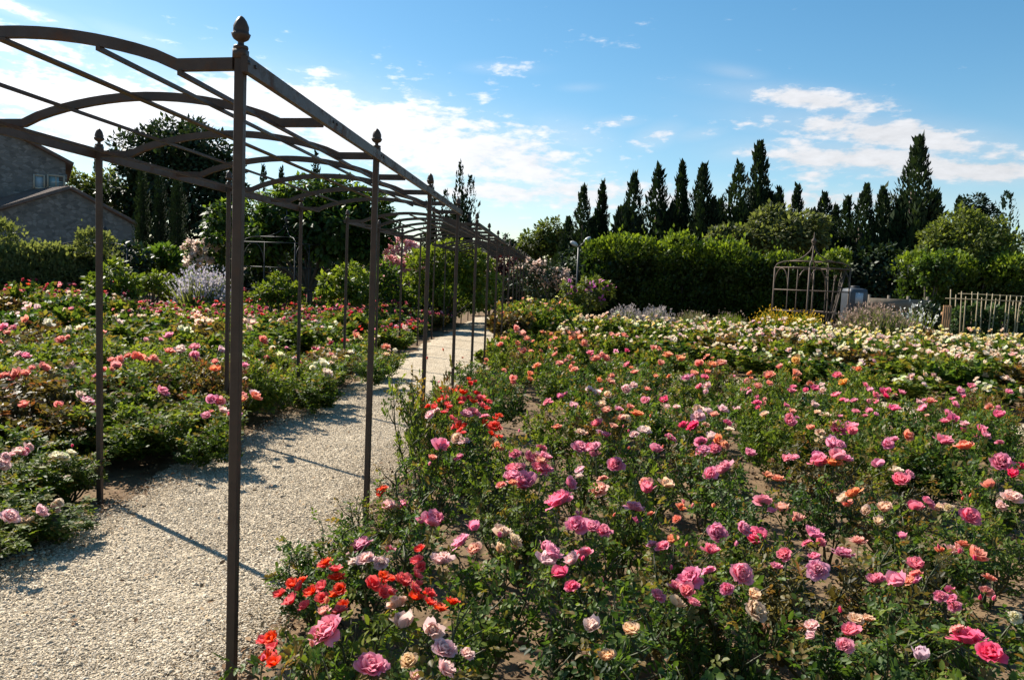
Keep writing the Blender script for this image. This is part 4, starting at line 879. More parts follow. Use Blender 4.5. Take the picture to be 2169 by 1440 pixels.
for i, (px, py, w, Y, lab) in enumerate([(975, 338, 46, 52, 'tall dark cypress over the pergola roof, higher of the pair'), (997, 369, 58, 52, 'stout cypress behind the pergola roof, lower of the pair'), (945, 398, 46, 55, 'small cypress tip beside the pair behind the pergola'), (915, 372, 30, 55, 'thin cypress tip behind a pergola finial'),
                                      (558, 345, 36, 55, 'distant cypress tip seen under the second pergola arch'), (597, 350, 34, 56, 'crooked distant cypress tip under the pergola arches'), (670, 318, 40, 54, 'tallest distant cypress spire seen through the pergola roof'), (205, 322, 26, 55, 'very thin cypress hidden behind the pergola post near the house')]):
    cypress(px, py, w, Y, lab, n=2600, spires=7, seed=50+i, group='distant cypresses behind the pergola')
for i, (px, py, w) in enumerate([(301, 352, 36), (339, 362, 34), (376, 370, 40)]):
    cypress(px, py, w, 35, ['slim columnar cypress beside the stone annex gable', 'middle one of three slim columnar cypresses before the great oak', 'columnar cypress beside the pink bush and lilac sage'][i], n=5200, spires=3, seed=70+i, group='columnar cypresses near the house', fat=.3, plume=.7, column=True)
cypress(2135, 400, 120, 46, 'spreading dark conifer with layered branches behind the second hedge', n=5200, spires=16, mat='conifer', name='conifer_tree', cat='conifer', group=None, seed=91, fat=.5)
broadleaf('pine_tree', 2070, 48, 'small dark pine with a flat ragged crown behind the round shrub', 'pine', [(2065, 435, 28, .7), (2050, 460, 26, .8), (2085, 462, 30, .7), (2070, 500, 40, .9)], 'conifer', .22, 3500, trunk=.3, seed=92)
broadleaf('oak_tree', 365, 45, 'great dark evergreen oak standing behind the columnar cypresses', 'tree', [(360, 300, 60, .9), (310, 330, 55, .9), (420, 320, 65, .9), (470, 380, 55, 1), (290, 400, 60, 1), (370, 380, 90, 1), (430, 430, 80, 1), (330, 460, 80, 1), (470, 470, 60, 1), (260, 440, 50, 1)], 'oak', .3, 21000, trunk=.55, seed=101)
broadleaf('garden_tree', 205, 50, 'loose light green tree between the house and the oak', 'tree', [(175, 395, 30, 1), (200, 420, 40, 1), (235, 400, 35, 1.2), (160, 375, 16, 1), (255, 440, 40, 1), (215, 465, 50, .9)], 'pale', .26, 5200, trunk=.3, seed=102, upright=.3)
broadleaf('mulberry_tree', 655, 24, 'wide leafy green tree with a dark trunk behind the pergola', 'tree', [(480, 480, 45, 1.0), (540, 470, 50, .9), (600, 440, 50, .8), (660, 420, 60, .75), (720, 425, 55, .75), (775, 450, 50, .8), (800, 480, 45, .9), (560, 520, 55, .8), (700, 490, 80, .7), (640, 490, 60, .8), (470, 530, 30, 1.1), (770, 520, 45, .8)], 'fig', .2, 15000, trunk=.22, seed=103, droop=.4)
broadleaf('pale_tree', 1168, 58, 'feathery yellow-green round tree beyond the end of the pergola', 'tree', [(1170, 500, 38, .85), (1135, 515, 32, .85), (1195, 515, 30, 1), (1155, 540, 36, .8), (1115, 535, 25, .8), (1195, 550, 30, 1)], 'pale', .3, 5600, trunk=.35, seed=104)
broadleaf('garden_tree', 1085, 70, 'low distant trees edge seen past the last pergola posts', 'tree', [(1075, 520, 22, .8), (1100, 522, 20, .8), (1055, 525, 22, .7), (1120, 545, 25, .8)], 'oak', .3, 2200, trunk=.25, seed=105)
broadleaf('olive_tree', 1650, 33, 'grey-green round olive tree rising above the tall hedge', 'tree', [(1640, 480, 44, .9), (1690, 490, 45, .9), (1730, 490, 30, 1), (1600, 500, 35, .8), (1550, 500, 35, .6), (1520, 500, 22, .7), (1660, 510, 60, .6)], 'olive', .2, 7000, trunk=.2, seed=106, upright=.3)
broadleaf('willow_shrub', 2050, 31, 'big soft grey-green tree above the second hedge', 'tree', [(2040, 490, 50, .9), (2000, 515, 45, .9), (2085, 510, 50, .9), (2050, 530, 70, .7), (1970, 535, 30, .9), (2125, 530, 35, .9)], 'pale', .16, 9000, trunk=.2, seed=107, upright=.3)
broadleaf('climbing_shrub', 1965, 27, 'leafy climber leaning out from a bare trunk at the second hedge end', 'shrub', [(1962, 560, 18, .8), (1990, 555, 24, .9), (1958, 588, 12, 1.2), (1995, 585, 22, 1), (1975, 625, 12, 1.5)], 'fig', .14, 2600, trunk=.12, seed=108, droop=.3)

def hedge(name, x0, x1, ytop0, ytop1, Y, depth, label, n, mat, seed, leaf=.12, clump=.85, crest=.5, shade=.27):
    """hedge of shrubs grown together: many leafy clumps, bushy at the crest, hollow and shaded lower down"""
    rng = np.random.default_rng(seed); A = D(x0, ytop0, Y); B = D(x1, ytop1, Y); L = B[0]-A[0]; root = empty(name, (A[0], Y, 0), 0, label, 'hedge')
    E = []; x = .3
    while x < L:
        h = A[2]+(B[2]-A[2])*x/L+rng.normal(0, .24); r = clump*rng.uniform(.5, 1.15)
        E.append((x, depth*.5-r*.35+rng.normal(0, .12), h-r*.75, r*1.0, r*rng.uniform(.85, 1.1), r*.8))
        E.append((x+rng.normal(0, .15), depth*.6, h-r*.95, r, depth*.5, r))
        for _ in range(2):
            r2 = clump*rng.uniform(.6, 1.0); E.append((x+rng.normal(0, .3), depth*.5-rng.uniform(-.15, .35), h*rng.uniform(.28, .62), r2, r2*.8, r2*.9))
        r3 = clump*.85; E.append((x, depth*.5+.1, h*.22, r3, r3*.7, h*.26)); x += clump*rng.uniform(.65, 1.05)
    w = np.array([e[3]*e[5] for e in E]); cnt = (n*w/w.sum()).astype(int); mb = MB(); nz = smooth_noise(seed, 8, 1.5, 5)
    for (cx, cy_, cz, rx, ry, rz), k in zip(E, cnt):
        d = sph(k, rng); d[:, 1] = np.where(rng.random(k) < .7, -np.abs(d[:, 1]), d[:, 1]); q = rng.uniform(.62, 1.0, k)**.5
        P = np.stack([cx+d[:, 0]*rx*q, cy_+d[:, 1]*ry*q, cz+d[:, 2]*rz*q], 1); P += d*(.16*nz(P*1.4))[:, None]; up_ = (rng.random(k) < .10)*rng.exponential(crest*.3, k)*(d[:, 2] > .3); P[:, 2] += up_
        keep = P[:, 2] > .02; P, d = P[keep], d[keep]; k = len(P)
        T = unit(d*.7+np.array([0, -.1, .75])+rng.normal(0, .45, (k, 3))); N = unit(d+rng.normal(0, .5, (k, 3))+np.array([0, 0, .3]))
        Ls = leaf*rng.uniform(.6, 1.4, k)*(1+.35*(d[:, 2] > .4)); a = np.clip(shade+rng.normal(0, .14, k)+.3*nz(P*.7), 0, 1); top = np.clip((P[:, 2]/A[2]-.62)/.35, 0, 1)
        leaves(mb, P, T, N, Ls, Ls*.6, 4, 0, a, np.where(rng.random(k) < .08+.8*top, top*rng.uniform(.3, 1, k), 0))  # lighter tone gathers at the crest: new growth plus painted sunlight
    mb.build('foliage', M[mat], root)
    sb = MB(); hm = (A[2]+B[2])/2
    for i in range(int(L*3)):
        x = rng.uniform(0.2, L-.2); q = hm*rng.uniform(.5, .8); tube(sb, [(x, depth*.5, 0), (x+rng.normal(0, .15), depth*.4, q*.5), (x+rng.normal(0, .3), depth*.45+rng.normal(0, .2), q)], [.04, .03, .012], 5)
    sb.build('stems', M['bark'], root)
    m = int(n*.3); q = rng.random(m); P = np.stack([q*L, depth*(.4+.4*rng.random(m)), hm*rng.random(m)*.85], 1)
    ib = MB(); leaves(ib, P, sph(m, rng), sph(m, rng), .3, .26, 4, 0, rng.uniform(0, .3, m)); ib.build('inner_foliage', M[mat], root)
    return root
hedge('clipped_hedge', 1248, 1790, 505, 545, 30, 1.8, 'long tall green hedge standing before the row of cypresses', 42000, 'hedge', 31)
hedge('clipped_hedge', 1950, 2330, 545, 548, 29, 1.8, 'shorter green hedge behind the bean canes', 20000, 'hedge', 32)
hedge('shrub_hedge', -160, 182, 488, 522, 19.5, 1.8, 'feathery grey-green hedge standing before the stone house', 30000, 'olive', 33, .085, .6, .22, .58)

SH = lambda *a, **k: broadleaf(*a, **k)
SH('tall_green_shrub', 235, 17, 'yellow-green bush behind the second pergola post on the house side', 'shrub', [(200, 610, 28, 1), (240, 590, 35, 1), (270, 610, 30, 1), (235, 630, 45, .7)], 'lime', .12, 2200, seed=120)
SH('low_shrub', 330, 21, 'pale yellow-green ground shrub between the roses and lilac sage', 'shrub', [(310, 600, 28, .6), (345, 600, 32, .6), (400, 602, 35, .5), (450, 605, 30, .5)], 'lime', .11, 2400, seed=121)
SH('pale_pink_bush', 428, 24, 'faded pink flowering bush above the lilac sage', 'shrub', [(408, 532, 24, .9), (440, 535, 26, .9), (425, 560, 30, .8)], 'fig', .1, 900, seed=122, fmat='palepinkflower', nf=900, fleaf=.11)
SH('dark_shrub', 320, 26, 'dark spiky shrub at the feet of the columnar cypresses', 'shrub', [(320, 555, 30, .8), (350, 545, 28, .8), (290, 565, 28, .7), (370, 570, 25, .7)], 'fig', .22, 1300, seed=123, upright=.4)
SH('dark_shrub', 245, 25, 'dark low hedge mass at the foot of the stone annex', 'shrub', [(200, 560, 35, .8), (240, 545, 40, .8), (285, 550, 38, .8), (150, 575, 40, .8)], 'oak', .18, 2600, seed=124)
SH('green_shrub', 590, 20, 'light green bush in the dark opening under the mulberry', 'shrub', [(585, 610, 28, 1), (560, 620, 24, .9), (615, 620, 24, .9)], 'lime', .12, 1300, seed=125)
SH('green_shrub', 735, 20, 'bright green bush beside the mulberry trunk', 'shrub', [(705, 605, 26, 1.1), (740, 595, 30, 1.2), (765, 615, 28, 1), (725, 635, 30, .8)], 'lime', .13, 1800, seed=126)
SH('oleander_bush', 850, 27.5, 'pink-flowering oleander seen between pergola posts', 'shrub', [(850, 540, 38, .9), (835, 575, 30, .9), (870, 570, 30, .9), (850, 605, 40, .9)], 'fig', .13, 1500, seed=127, fmat='pinkflower', nf=2200, fleaf=.13, fzone=.3)
SH('leafy_hedge_bush', 940, 25, 'big fresh green bush behind the middle pergola posts', 'shrub', [(900, 570, 40, 1), (940, 555, 45, 1), (985, 555, 42, 1), (1015, 575, 35, 1), (960, 610, 60, .8), (890, 615, 45, .8), (1020, 620, 40, .8)], 'lime', .15, 6500, seed=128, upright=.35)
SH('leafy_hedge_bush', 800, 26, 'dark green bush massed under the pink oleander', 'shrub', [(790, 580, 45, .9), (830, 610, 50, .8), (780, 625, 40, .7)], 'fig', .15, 2600, seed=129)
SH('burgundy_climber', 1075, 34, 'wine-red creeper hanging round the far pergola end', 'climber', [(1045, 570, 22, .8), (1070, 560, 26, .8), (1100, 575, 26, 1), (1120, 600, 22, 1.2), (1035, 600, 22, 1.2), (1080, 610, 30, 1)], 'wine', .14, 3000, seed=130)
SH('oleander_bush', 1170, 30, 'grey-leaved bush covered in faded blush flowers past the pergola end', 'shrub', [(1120, 575, 28, .8), (1150, 580, 30, .8), (1185, 592, 28, .8), (1150, 610, 40, .8), (1195, 615, 28, .8)], 'oak', .13, 2600, seed=131, fmat='palepinkflower', nf=800, fleaf=.12, fzone=.1)
SH('magenta_flower_bush', 1225, 26, 'light green bush with magenta flower spikes below the street lamp', 'shrub', [(1205, 615, 20, .9), (1235, 612, 22, .9), (1265, 610, 22, 1.1), (1285, 620, 18, 1.1), (1240, 635, 35, .6)], 'pale', .13, 1700, seed=132, fmat='magentaflower', nf=60, fleaf=.15)
SH('dark_shrub', 1215, 37, 'dark shrub filling the gap behind the lamp post', 'shrub', [(1215, 560, 30, 1.2), (1235, 580, 30, 1.2), (1210, 600, 34, 1), (1245, 610, 26, 1)], 'oak', .2, 2200, seed=133)
SH('dark_thicket', 1870, 38, 'dark thicket below the sky gap between the cypresses', 'thicket', [(1800, 590, 60, .9), (1860, 570, 55, .9), (1920, 590, 60, .9), (1870, 620, 70, .6), (1960, 600, 50, .9), (1760, 600, 50, .9)], 'oak', .26, 5200, seed=134)
SH('dark_thicket', 1110, 40, 'dark thicket closing the view past the end of the pergola', 'thicket', [(1040, 590, 40, .9), (1080, 600, 45, .9), (1120, 610, 45, .8), (1165, 610, 45, .8), (1205, 615, 40, .8), (1060, 630, 40, .6), (1140, 635, 45, .5)], 'oak', .22, 5200, seed=136)
SH('dark_thicket', 860, 27, 'dark leafy undergrowth along the back of the rose bed behind the pergola', 'thicket', [(x_, 634, 34, .8) for x_ in range(690, 1010, 44)], 'fig', .16, 5200, seed=137)
SH('dark_thicket', 1040, 32.5, 'dark bush closing the end of the gravel path', 'thicket', [(1000, 625, 26, .9), (1035, 612, 32, 1), (1070, 620, 32, .9), (1100, 628, 30, .9), (1130, 635, 26, .8)], 'oak', .15, 3200, seed=138)
SH('dark_thicket', 520, 34, 'dark undergrowth behind the mulberry trunk', 'thicket', [(520, 560, 60, .8), (600, 560, 60, .8), (680, 560, 60, .8), (760, 560, 60, .8), (460, 580, 50, .8), (500, 610, 55, .7), (580, 615, 55, .7), (660, 615, 55, .7), (740, 615, 55, .7), (820, 600, 55, .8)], 'oak', .24, 10000, seed=135)

def tuft_bed(name, cx, Y, wpx, top, label, cat, mat, fmat, n, nf, hgt, fl=.05, seed=1, group=None):
    """mound of upright stalks with flower heads along their upper part"""
    rng = np.random.default_rng(seed); c = D(cx, top, Y); W = wpx*Y/FPX; root = empty(name, (c[0], Y, 0), 0, label, cat, group); H = c[2]
    x = rng.normal(0, .27, n)*W; y = rng.normal(0, .25, n)*min(W, 1.6); e = np.clip(1-(x/(W*.62))**2, .35, 1)
    T = np.stack([x/W*1.1, y/W*.8, np.ones(n)], 1)+rng.normal(0, .16, (n, 3)); L = H*e*rng.uniform(.6, .95, n)
    mb = MB(); leaves(mb, np.stack([x*.8, y*.8, np.zeros(n)], 1), T, rng.normal(0, 1, (n, 3))+np.array([0, -1, 0]), L, np.maximum(.02, L*.045), 4, 0, np.clip(rng.normal(.5, .2, n), 0, 1)); mb.build('foliage', M[mat], root)
    i = rng.integers(0, n, nf); Tu = unit(T[i]); P = np.stack([x[i]*.8, y[i]*.8, np.zeros(nf)], 1)+Tu*(L[i]*rng.uniform(.72, 1.08, nf))[:, None]
    fb = MB(); leaves(fb, P, Tu+rng.normal(0, .4, (nf, 3)), rng.normal(0, 1, (nf, 3))+np.array([0, -.5, .5]), fl*rng.uniform(.7, 1.5, nf), fl*rng.uniform(.5, .9, nf), 4, 0, rng.random(nf)); fb.build('blossoms', M[fmat], root)
    return root
tuft_bed('russian_sage', 430, 20.5, 70, 560, 'pale lilac sage clump in front of the faded pink bush', 'flowering plant', 'olive', 'lilacflower', 700, 3000, .9, .07, 141)
tuft_bed('golden_flowers', 1640, 22.2, 75, 646, 'golden yellow flower clump at the gazebo corner', 'flowering plant', 'lime', 'goldflower', 700, 900, .6, .055, 142, 'golden flowers before the gazebo')
tuft_bed('golden_flowers', 1705, 22.2, 75, 651, 'golden yellow flower clump in the gazebo doorway', 'flowering plant', 'lime', 'goldflower', 700, 700, .6, .055, 143, 'golden flowers before the gazebo')
tuft_bed('faded_lavender', 1855, 21.3, 150, 640, 'broad mound of dry brownish lavender before the low wall', 'flowering plant', 'olive', 'strawflower', 2600, 3400, .9, .07, 144)
tuft_bed('grey_lavender', 1330, 23, 75, 646, 'flat grey lavender edging at the hedge foot', 'flowering plant', 'olive', 'greyflower', 900, 1500, .6, .07, 145, 'grey lavender along the hedge')
tuft_bed('grey_lavender', 1390, 23, 75, 647, 'grey lavender clump next to the grassy mound', 'flowering plant', 'olive', 'greyflower', 900, 1300, .6, .07, 146, 'grey lavender along the hedge')
tuft_bed('grassy_mound', 1470, 22.6, 90, 650, 'straw-coloured grassy mound beside the grey lavender', 'grass clump', 'drygrass', 'strawflower', 1300, 500, .6, .05, 147, 'grassy mounds along the hedge')
tuft_bed('grassy_mound', 1545, 22.6, 90, 655, 'greener grassy mound next to the golden flowers', 'grass clump', 'lime', 'strawflower', 1300, 500, .6, .05, 148, 'grassy mounds along the hedge')
tuft_bed('white_hollyhock', 1938, 21.8, 26, 634, 'tall white flower spikes beside the lavender mound', 'flowering plant', 'pale', 'whiteflower', 160, 260, 1.1, .07, 149)
SH('dark_shrub', 1965, 22.5, 'small dark shrub beside the wooden pallet', 'shrub', [(1960, 660, 20, 1), (1978, 670, 20, .9), (1950, 675, 18, .9)], 'oak', .1, 900, seed=150)

# ------------------------------------------------------------------ gazebo frames
def gazebo(px, Y, size, hw, top, rz, label, mat, rad=.022, climb=None, seed=1, group=None):
    """square iron gazebo: corner and middle posts, three rings, arched doorways, ogee ribs, finial"""
    c = D(px, 600, Y); root = empty('garden_gazebo', (c[0], Y, 0), rz, label, 'gazebo', group); s = size/2
    cor = [(-s, -s), (s, -s), (s, s), (-s, s)]
    for (x, y) in cor: b = MB(); tube(b, [(x, y, -.05), (x, y, hw)], rad*1.15, 6); b.build('post', M[mat], root)
    for k in range(4):
        (x0, y0), (x1, y1) = cor[k], cor[(k+1) % 4]
        for f in (.42,):
            b = MB(); tube(b, [(x0+(x1-x0)*f, y0+(y1-y0)*f, 0), (x0+(x1-x0)*f, y0+(y1-y0)*f, hw)], rad*.75, 5); b.build('upright', M[mat], root)
        for z in (.12, hw*.42, hw*.70, hw): b = MB(); tube(b, [(x0, y0, z), (x1, y1, z)], rad*.8, 5); b.build('ring_bar', M[mat], root)
        f0, f1 = .0, .42; b = MB(); pts = []
        for q in np.linspace(0, math.pi, 13):
            f = (f0+f1)/2-(f1-f0)/2*math.cos(q); pts.append((x0+(x1-x0)*f, y0+(y1-y0)*f, hw*.72+hw*.27*math.sin(q)))
        tube(b, pts, rad*.8, 5); b.build('doorway_arch', M[mat], root)
    hr = top-hw; prof = [(1.0, 0), (.93, .16), (.78, .26), (.55, .3), (.36, .38), (.2, .55), (.08, .75), (.02, 1.0)]
    for (x, y) in cor:
        b = MB(); tube(b, [(x*a, y*a, hw+hr*z*.82) for a, z in prof], rad*.9, 5); b.build('roof_rib', M[mat], root)
    for k in range(4):
        (x0, y0), (x1, y1) = [(a*.6, d*.6) for a, d in (cor[k], cor[(k+1) % 4])]; b = MB(); tube(b, [(x0, y0, hw+hr*.245), (x1, y1, hw+hr*.245)], rad*.7, 5); b.build('roof_bar', M[mat], root)
    b = MB(); lathe(b, [(0, 0), (.05, .02), (.03, .06), (.075, .12), (.07, .18), (.02, .24), (.012, .4), (0, .42)], 8, (0, 0, hw+hr*.8)); b.build('finial', M[mat], root)
    return root
gazebo(1718, 24.5, 1.5, 2.22, 3.05, R(24), 'rusty iron gazebo frame with ogee roof in front of the tall hedge', 'rust')
gazebo(222, 25, 1.9, 2.0, 2.55, R(12), 'dark iron gazebo frame in front of the stone annex', 'iron')
gazebo(605, 23, 1.7, 2.3, 3.0, R(-15), 'iron gazebo frame in the shade beneath the mulberry tree', 'iron', .015)
SH('climbing_rose', 1760, 24.5, 'leafy climber clinging to one corner of the rusty gazebo', 'climber', [(1775, 560, 16, 1), (1760, 550, 14, .8), (1790, 565, 12, .9)], 'lime', .11, 500, seed=151)

# ------------------------------------------------------------------ house
def wall_poly(mb, pts, y0, y1, mat=0):
    n = len(pts); v = [(x, y0, z) for x, z in pts]+[(x, y1, z) for x, z in pts]
    mb.add(v, np.array([(i, (i+1) % n, n+(i+1) % n, n+i) for i in range(n)]), mat); mb.add(v, np.array([list(range(n))[::-1]]), mat); mb.add(v, np.array([list(range(n, 2*n))]), mat)
def roof_slab(name, root, a, b, y0, y1, th=.12, over=.25):
    """tiled roof slope from ridge a to eave b (x, z), with rounded tile courses"""
    mb = MB(); a = np.array(a); b = np.array(b); d = (b-a)/np.linalg.norm(b-a); nrm = np.array([-d[1], d[0]]); nrm *= np.sign(nrm[1]); b = b+d*over
    L = np.linalg.norm(b-a); nt = int((y1-y0)/.22)
    v = [(a[0], y0, a[1]), (b[0], y0, b[1]), (b[0], y1, b[1]), (a[0], y1, a[1])]; up = np.array([nrm[0]*th, 0, nrm[1]*th])
    V = np.array(v); V = np.concatenate([V, V+up]); mb.add(V, np.array([(0, 1, 2, 3), (7, 6, 5, 4), (0, 4, 5, 1), (1, 5, 6, 2), (2, 6, 7, 3), (3, 7, 4, 0)]))
    for i in range(nt):
        y = y0+.11+i*.22; p0 = (a[0]+nrm[0]*th, y, a[1]+nrm[1]*th); p1 = (b[0]+nrm[0]*th, y, b[1]+nrm[1]*th)
        m = 6; tube(mb, [np.array(p0)+(np.array(p1)-np.array(p0))*k/m for k in range(m+1)], .085, 6)
    return mb.build(name, M['tile'], root)
def house():
    def facing(px, py, Y, th):
        """local frame of a wall turned by th: returns anchor and a function from photo point to (x, z) on the wall"""
        c = D(px, py, Y); c0 = np.array([c[0], c[1], 0.0]); ex = np.array([math.cos(th), math.sin(th), 0]); nn = np.array([math.sin(th), -math.cos(th), 0])
        def at(qx, qy):
            d = ray(qx, qy); P = EYE+d*(((c0-EYE) @ nn)/(d @ nn)); return np.array([(P-c0) @ ex, P[2]])
        return c0, at
    th = R(33); c0, at = facing(139, 400, 40, th)
    root = empty('stone_farmhouse', c0, th, 'big stone farmhouse gable with a low pitched tile roof', 'house')
    e = at(155, 354); g0 = at(0, 272); slope = (g0[1]-e[1])/(e[0]-g0[0]); half = 5.4; rx = -half; xr = 0.0; zr = e[1]+(e[0]-rx)*slope; ze = zr-half*slope
    mb = MB(); wall_poly(mb, [(-2*half, -.2), (xr, -.2), (xr, ze), (rx, zr), (-2*half, ze)], 0, 11); mb.build('wall', M['stone'], root, smooth=False)
    ov = float(e[0]-xr)
    roof_slab('roof', root, (rx, zr+.03), (xr, ze+.03), -.25, 11.2, .1, ov); roof_slab('roof', root, (rx, zr+.03), (-2*half, ze+.03), -.25, 11.2, .1, ov)
    for (x0, x1, kind) in ((74, 92, 'shutter'), (103, 134, 'glass')):
        a, b = at(x0, 373), at(x1, 398); w = b[0]-a[0]; h = a[1]-b[1]; cx, cz = (a[0]+b[0])/2, (a[1]+b[1])/2
        f = MB()
        for (dx, dz, sx, sz) in ((-w/2-.04, 0, .08, h+.16), (w/2+.04, 0, .08, h+.16), (0, h/2+.04, w, .08), (0, -h/2-.04, w+.2, .08)): box(f, (cx+dx, -.03, cz+dz), (sx, .1, sz))
        if kind == 'glass': box(f, (cx, -.03, cz), (.05, .07, h))
        fo = f.build('window', M['plaster'], root); p = MB(); box(p, (cx, -.012, cz), (w, .02, h)); p.build('shutter' if kind == 'shutter' else 'pane', M[kind], fo)
    q = MB()
    for i in range(14): box(q, (xr-.16+(.05 if i % 2 else 0), -.012, .2+i*.42), (.36 if i % 2 else .26, .05, .38))
    q.build('quoins', M['stone'], root)
    th2 = R(53); c1, at2 = facing(147, 440, 36.5, th2)
    r2 = empty('stone_annex', c1, th2, 'low stone annex with a tiled gable roof before the farmhouse', 'house')
    ap = at2(147, 402); rt = at2(286, 478); sl2 = (ap[1]-rt[1])/(rt[0]-ap[0]); lx = at2(-40, 470)[0]; lz = ap[1]-(ap[0]-lx)*sl2*.9
    mb = MB(); wall_poly(mb, [(lx, -.2), (rt[0], -.2), (rt[0], rt[1]), (ap[0], ap[1]), (lx, lz)], 0, 9); mb.build('wall', M['stone'], r2, smooth=False)
    roof_slab('roof', r2, (ap[0], ap[1]+.03), (rt[0], rt[1]+.03), -.2, 9.1, .08, .2); roof_slab('roof', r2, (ap[0], ap[1]+.03), (lx, lz+.03), -.2, 9.1, .08, .2)
house()

# ------------------------------------------------------------------ lamp, tank, wall, canes, pallet
def lamp_post():
    Y = 31; b = D(1224, 560, Y); H = D(1224, 522, Y)[2]; root = empty('street_lamp', (b[0], Y, 0), 0, 'thin grey lamp post with two angled heads at the hedge end', 'street lamp')
    p = MB(); tube(p, [(0, 0, -.1), (0, 0, H)], [.05, .035], 8); p.build('pole', M['lampgrey'], root)
    for dx, dz in ((.36, .3), (-.2, .1)):
        a = MB(); tube(a, [(0, 0, H-.03), (dx*.6, -.05, H+dz*.6)], .02, 6); a.build('arm', M['lampgrey'], root)
        h = MB(); lathe(h, [(0, -.16), (.05, -.14), (.085, -.02), (.075, .1), (.03, .17), (0, .175)], 10); v = np.concatenate(h.v)
        ho = h.build('lamp_head', M['lamplens'], root, (dx*.85, -.08, H+dz*.85), (0, math.atan2(dx, dz), 0))
lamp_post()
def tank():
    Y = 27; a = D(1784, 608, Y); b = D(1836, 641, Y); w = (b[0]-a[0])*.8; root = empty('water_tank', ((a[0]+b[0])/2, Y, 0), R(8), 'square grey water tank with a pale blue label beyond the gazebo', 'water tank')
    h = a[2]; n = 10; m = MB(); prof = [(.46, .02), (.5, .1), (.5, .5), (.48, .53), (.5, .56), (.5, .9), (.46, .97), (.1, 1.0), (0, 1.0)]
    V = []; ring = [(math.copysign(abs(math.cos(t))**.35, math.cos(t)), math.copysign(abs(math.sin(t))**.35, math.sin(t))) for t in np.linspace(0, 2*math.pi, 24, endpoint=False)]
    for r_, z in prof: V += [(x*r_*w, y*r_*w, z*h) for x, y in ring]
    m.add(V, np.array([(i*24+j, i*24+(j+1) % 24, (i+1)*24+(j+1) % 24, (i+1)*24+j) for i in range(len(prof)-1) for j in range(24)])); m.build('body', M['plastic'], root)
    l = MB(); box(l, (-.02*w, -.5*w-.006, h*.8), (w*.4, .008, h*.2)); l.build('label', M['white'], root)
    c = MB(); lathe(c, [(.14, 0), (.14, .05), (0, .06)], 12, (0, 0, h)); c.build('cap', M['iron'], root)
tank()
def low_wall():
    Y = 26; a = D(1842, 634, Y); b = D(1965, 640, Y); root = empty('low_plank_fence', (a[0], Y, 0), 0, 'low grey plank fence behind the lavender mound', 'fence'); L = b[0]-a[0]
    for i in range(4): m = MB(); box(m, (i*L/3, .03, a[2]*.5+.05), (.07, .06, a[2]+.2)); m.build('post', M['plankgrey'], root)
    for k in range(3): m = MB(); box(m, (L/2, -.02, a[2]*(.28+.31*k)), (L+.1, .03, a[2]*.27)); m.build('board', M['plankgrey'], root)
low_wall()
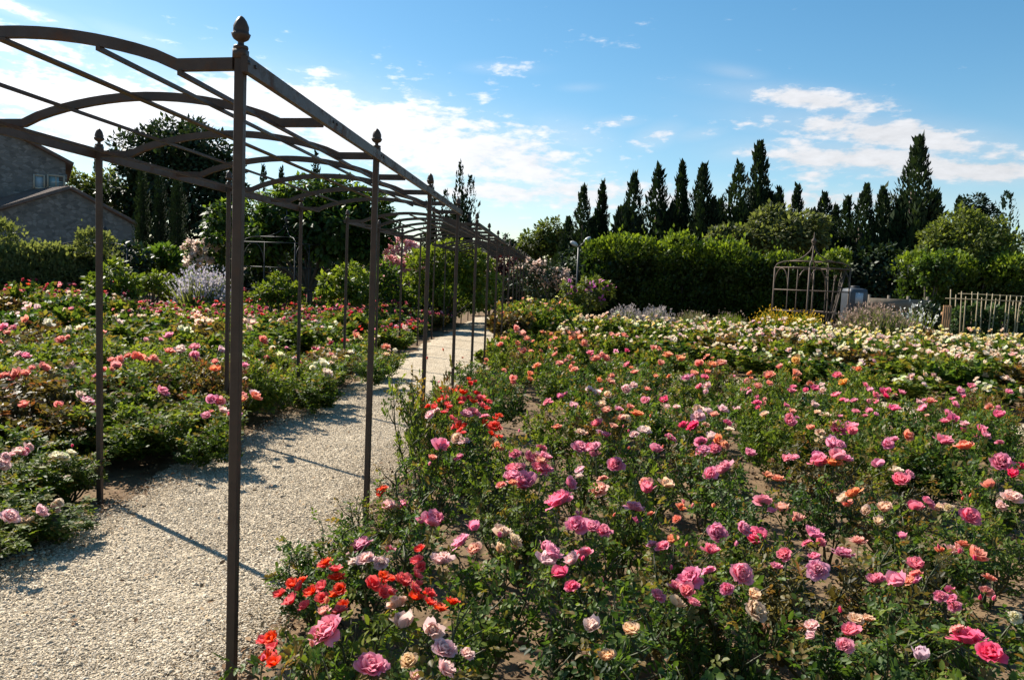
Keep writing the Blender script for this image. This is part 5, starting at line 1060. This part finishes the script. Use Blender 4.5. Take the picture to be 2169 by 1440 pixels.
def canes():
    Y = 21; rng = np.random.default_rng(8)
    fr = D(2005, 640, Y); x1 = D(2260, 640, Y)[0]
    xs = [2014, 2025, 2037, 2046, 2059, 2072, 2080, 2091, 2103, 2110, 2119, 2133, 2141, 2147, 2154, 2160, 2164]
    tops = [613, 624, 617, 628, 618, 619, 630, 621, 622, 632, 624, 626, 625, 636, 628, 640, 627]
    for i, (px, py) in enumerate(zip(xs, tops)):
        p = D(px, py, Y+(.5 if i % 3 == 1 else 0)); yy = p[1]; root = MB(); lean = rng.normal(0, .05)
        tube(root, [(0, 0, -.1), (lean*.5, 0, p[2]*.5), (lean, 0, p[2])], [.019, .017, .013], 6)
        o = root.build('bamboo_cane', M['cane'], None, (p[0]-lean, yy, 0)); tag(o, '%s upright bamboo cane counted from the pallet along the bean row' % ordinal(i), 'cane', 'bamboo canes of the bean row')
    for k, (py, yy) in enumerate(((632, Y-.03), (622, Y+.53))):
        a = D(2003 if k == 0 else 2030, py, yy); m = MB(); tube(m, [(a[0], yy, a[2]), (x1, yy, a[2])], .015, 6)
        tag(m.build('bamboo_crossbar', M['cane']), ['lower horizontal bamboo bar tied across the canes', 'upper horizontal bamboo bar tied across the canes'][k], 'cane', 'horizontal bamboo bars')
    for i, (px, w) in enumerate(((2030, 26), (2062, 30), (2095, 30), (2128, 30), (2160, 30))):
        SH('bean_plant', px, 21.3, ['bushy bean plant right beside the wooden pallet', 'second bean plant from the pallet among the canes', 'middle bean plant of the row among the canes', 'fourth bean plant from the pallet among the canes', 'bean plant at the far end of the cane row'][i], 'vegetable plant', [(px, 675, w*.62, 1.2), (px+8, 660, w*.5, 1.1), (px-4, 690, w*.6, .9)], 'tomato', .1, 700, seed=160+i, group='bean plants among the canes')
    a, b = D(1996, 648, 20.6), D(2012, 690, 20.6); pal = empty('wooden_pallet', ((a[0]+b[0])/2, 20.6, 0), R(6), 'upright orange-brown wooden pallet at the start of the cane row', 'pallet'); w = b[0]-a[0]; h = a[2]
    for k in range(4): m = MB(); box(m, (-w/2+w*(k+.5)/4, -.03, h/2+.02), (w*.21, .018, h)); m.build('slat', M['wood'], pal)
    for z in (.15, .5, .85): m = MB(); box(m, (0, .012, h*z), (w, .06, .09)); m.build('crosspiece', M['wood'], pal)
    c = D(1994, 690, 20.3); bx = empty('stone_block', (c[0], 20.3, 0), R(10), 'pale stone edging block at the foot of the pallet', 'stone block'); m = MB(); box(m, (0, 0, .25), (.26, .3, .5), bev=.03); m.build('block', M['plaster'], bx)
    e0 = D(2025, 694, 20.2); fe = empty('low_board_edging', (e0[0], 20.2, 0), 0, 'dark boards edging the vegetable bed below the canes', 'edging')
    for k in range(3): m = MB(); box(m, (.9*k+.45, 0, .36), (.88, .035, .22)); m.build('board', M['plankgrey'], fe); m = MB(); box(m, (.9*k, -.04, .3), (.06, .05, .62)); m.build('stake', M['cane'], fe)
canes()

# low edging stones and grass beyond the beds
def verge():
    rng = np.random.default_rng(44); n = 16000; mb = MB()
    x = rng.uniform(-16, 18, n); y = rng.uniform(20.5, 30, n); L = rng.uniform(.08, .25, n)*np.where(np.abs(x+.95) < 1.3, .02, 1)
    leaves(mb, np.stack([x, y, np.full(n, -.03)], 1), np.tile([0, 0, 1.], (n, 1))+rng.normal(0, .4, (n, 3)), rng.normal(0, 1, (n, 3)), L, L*.14, 4, 0, rng.random(n))
    tag(mb.build('dry_grass', M['drygrass']), 'thin dry grass growing behind the rose beds', 'grass', kind='stuff')
verge()
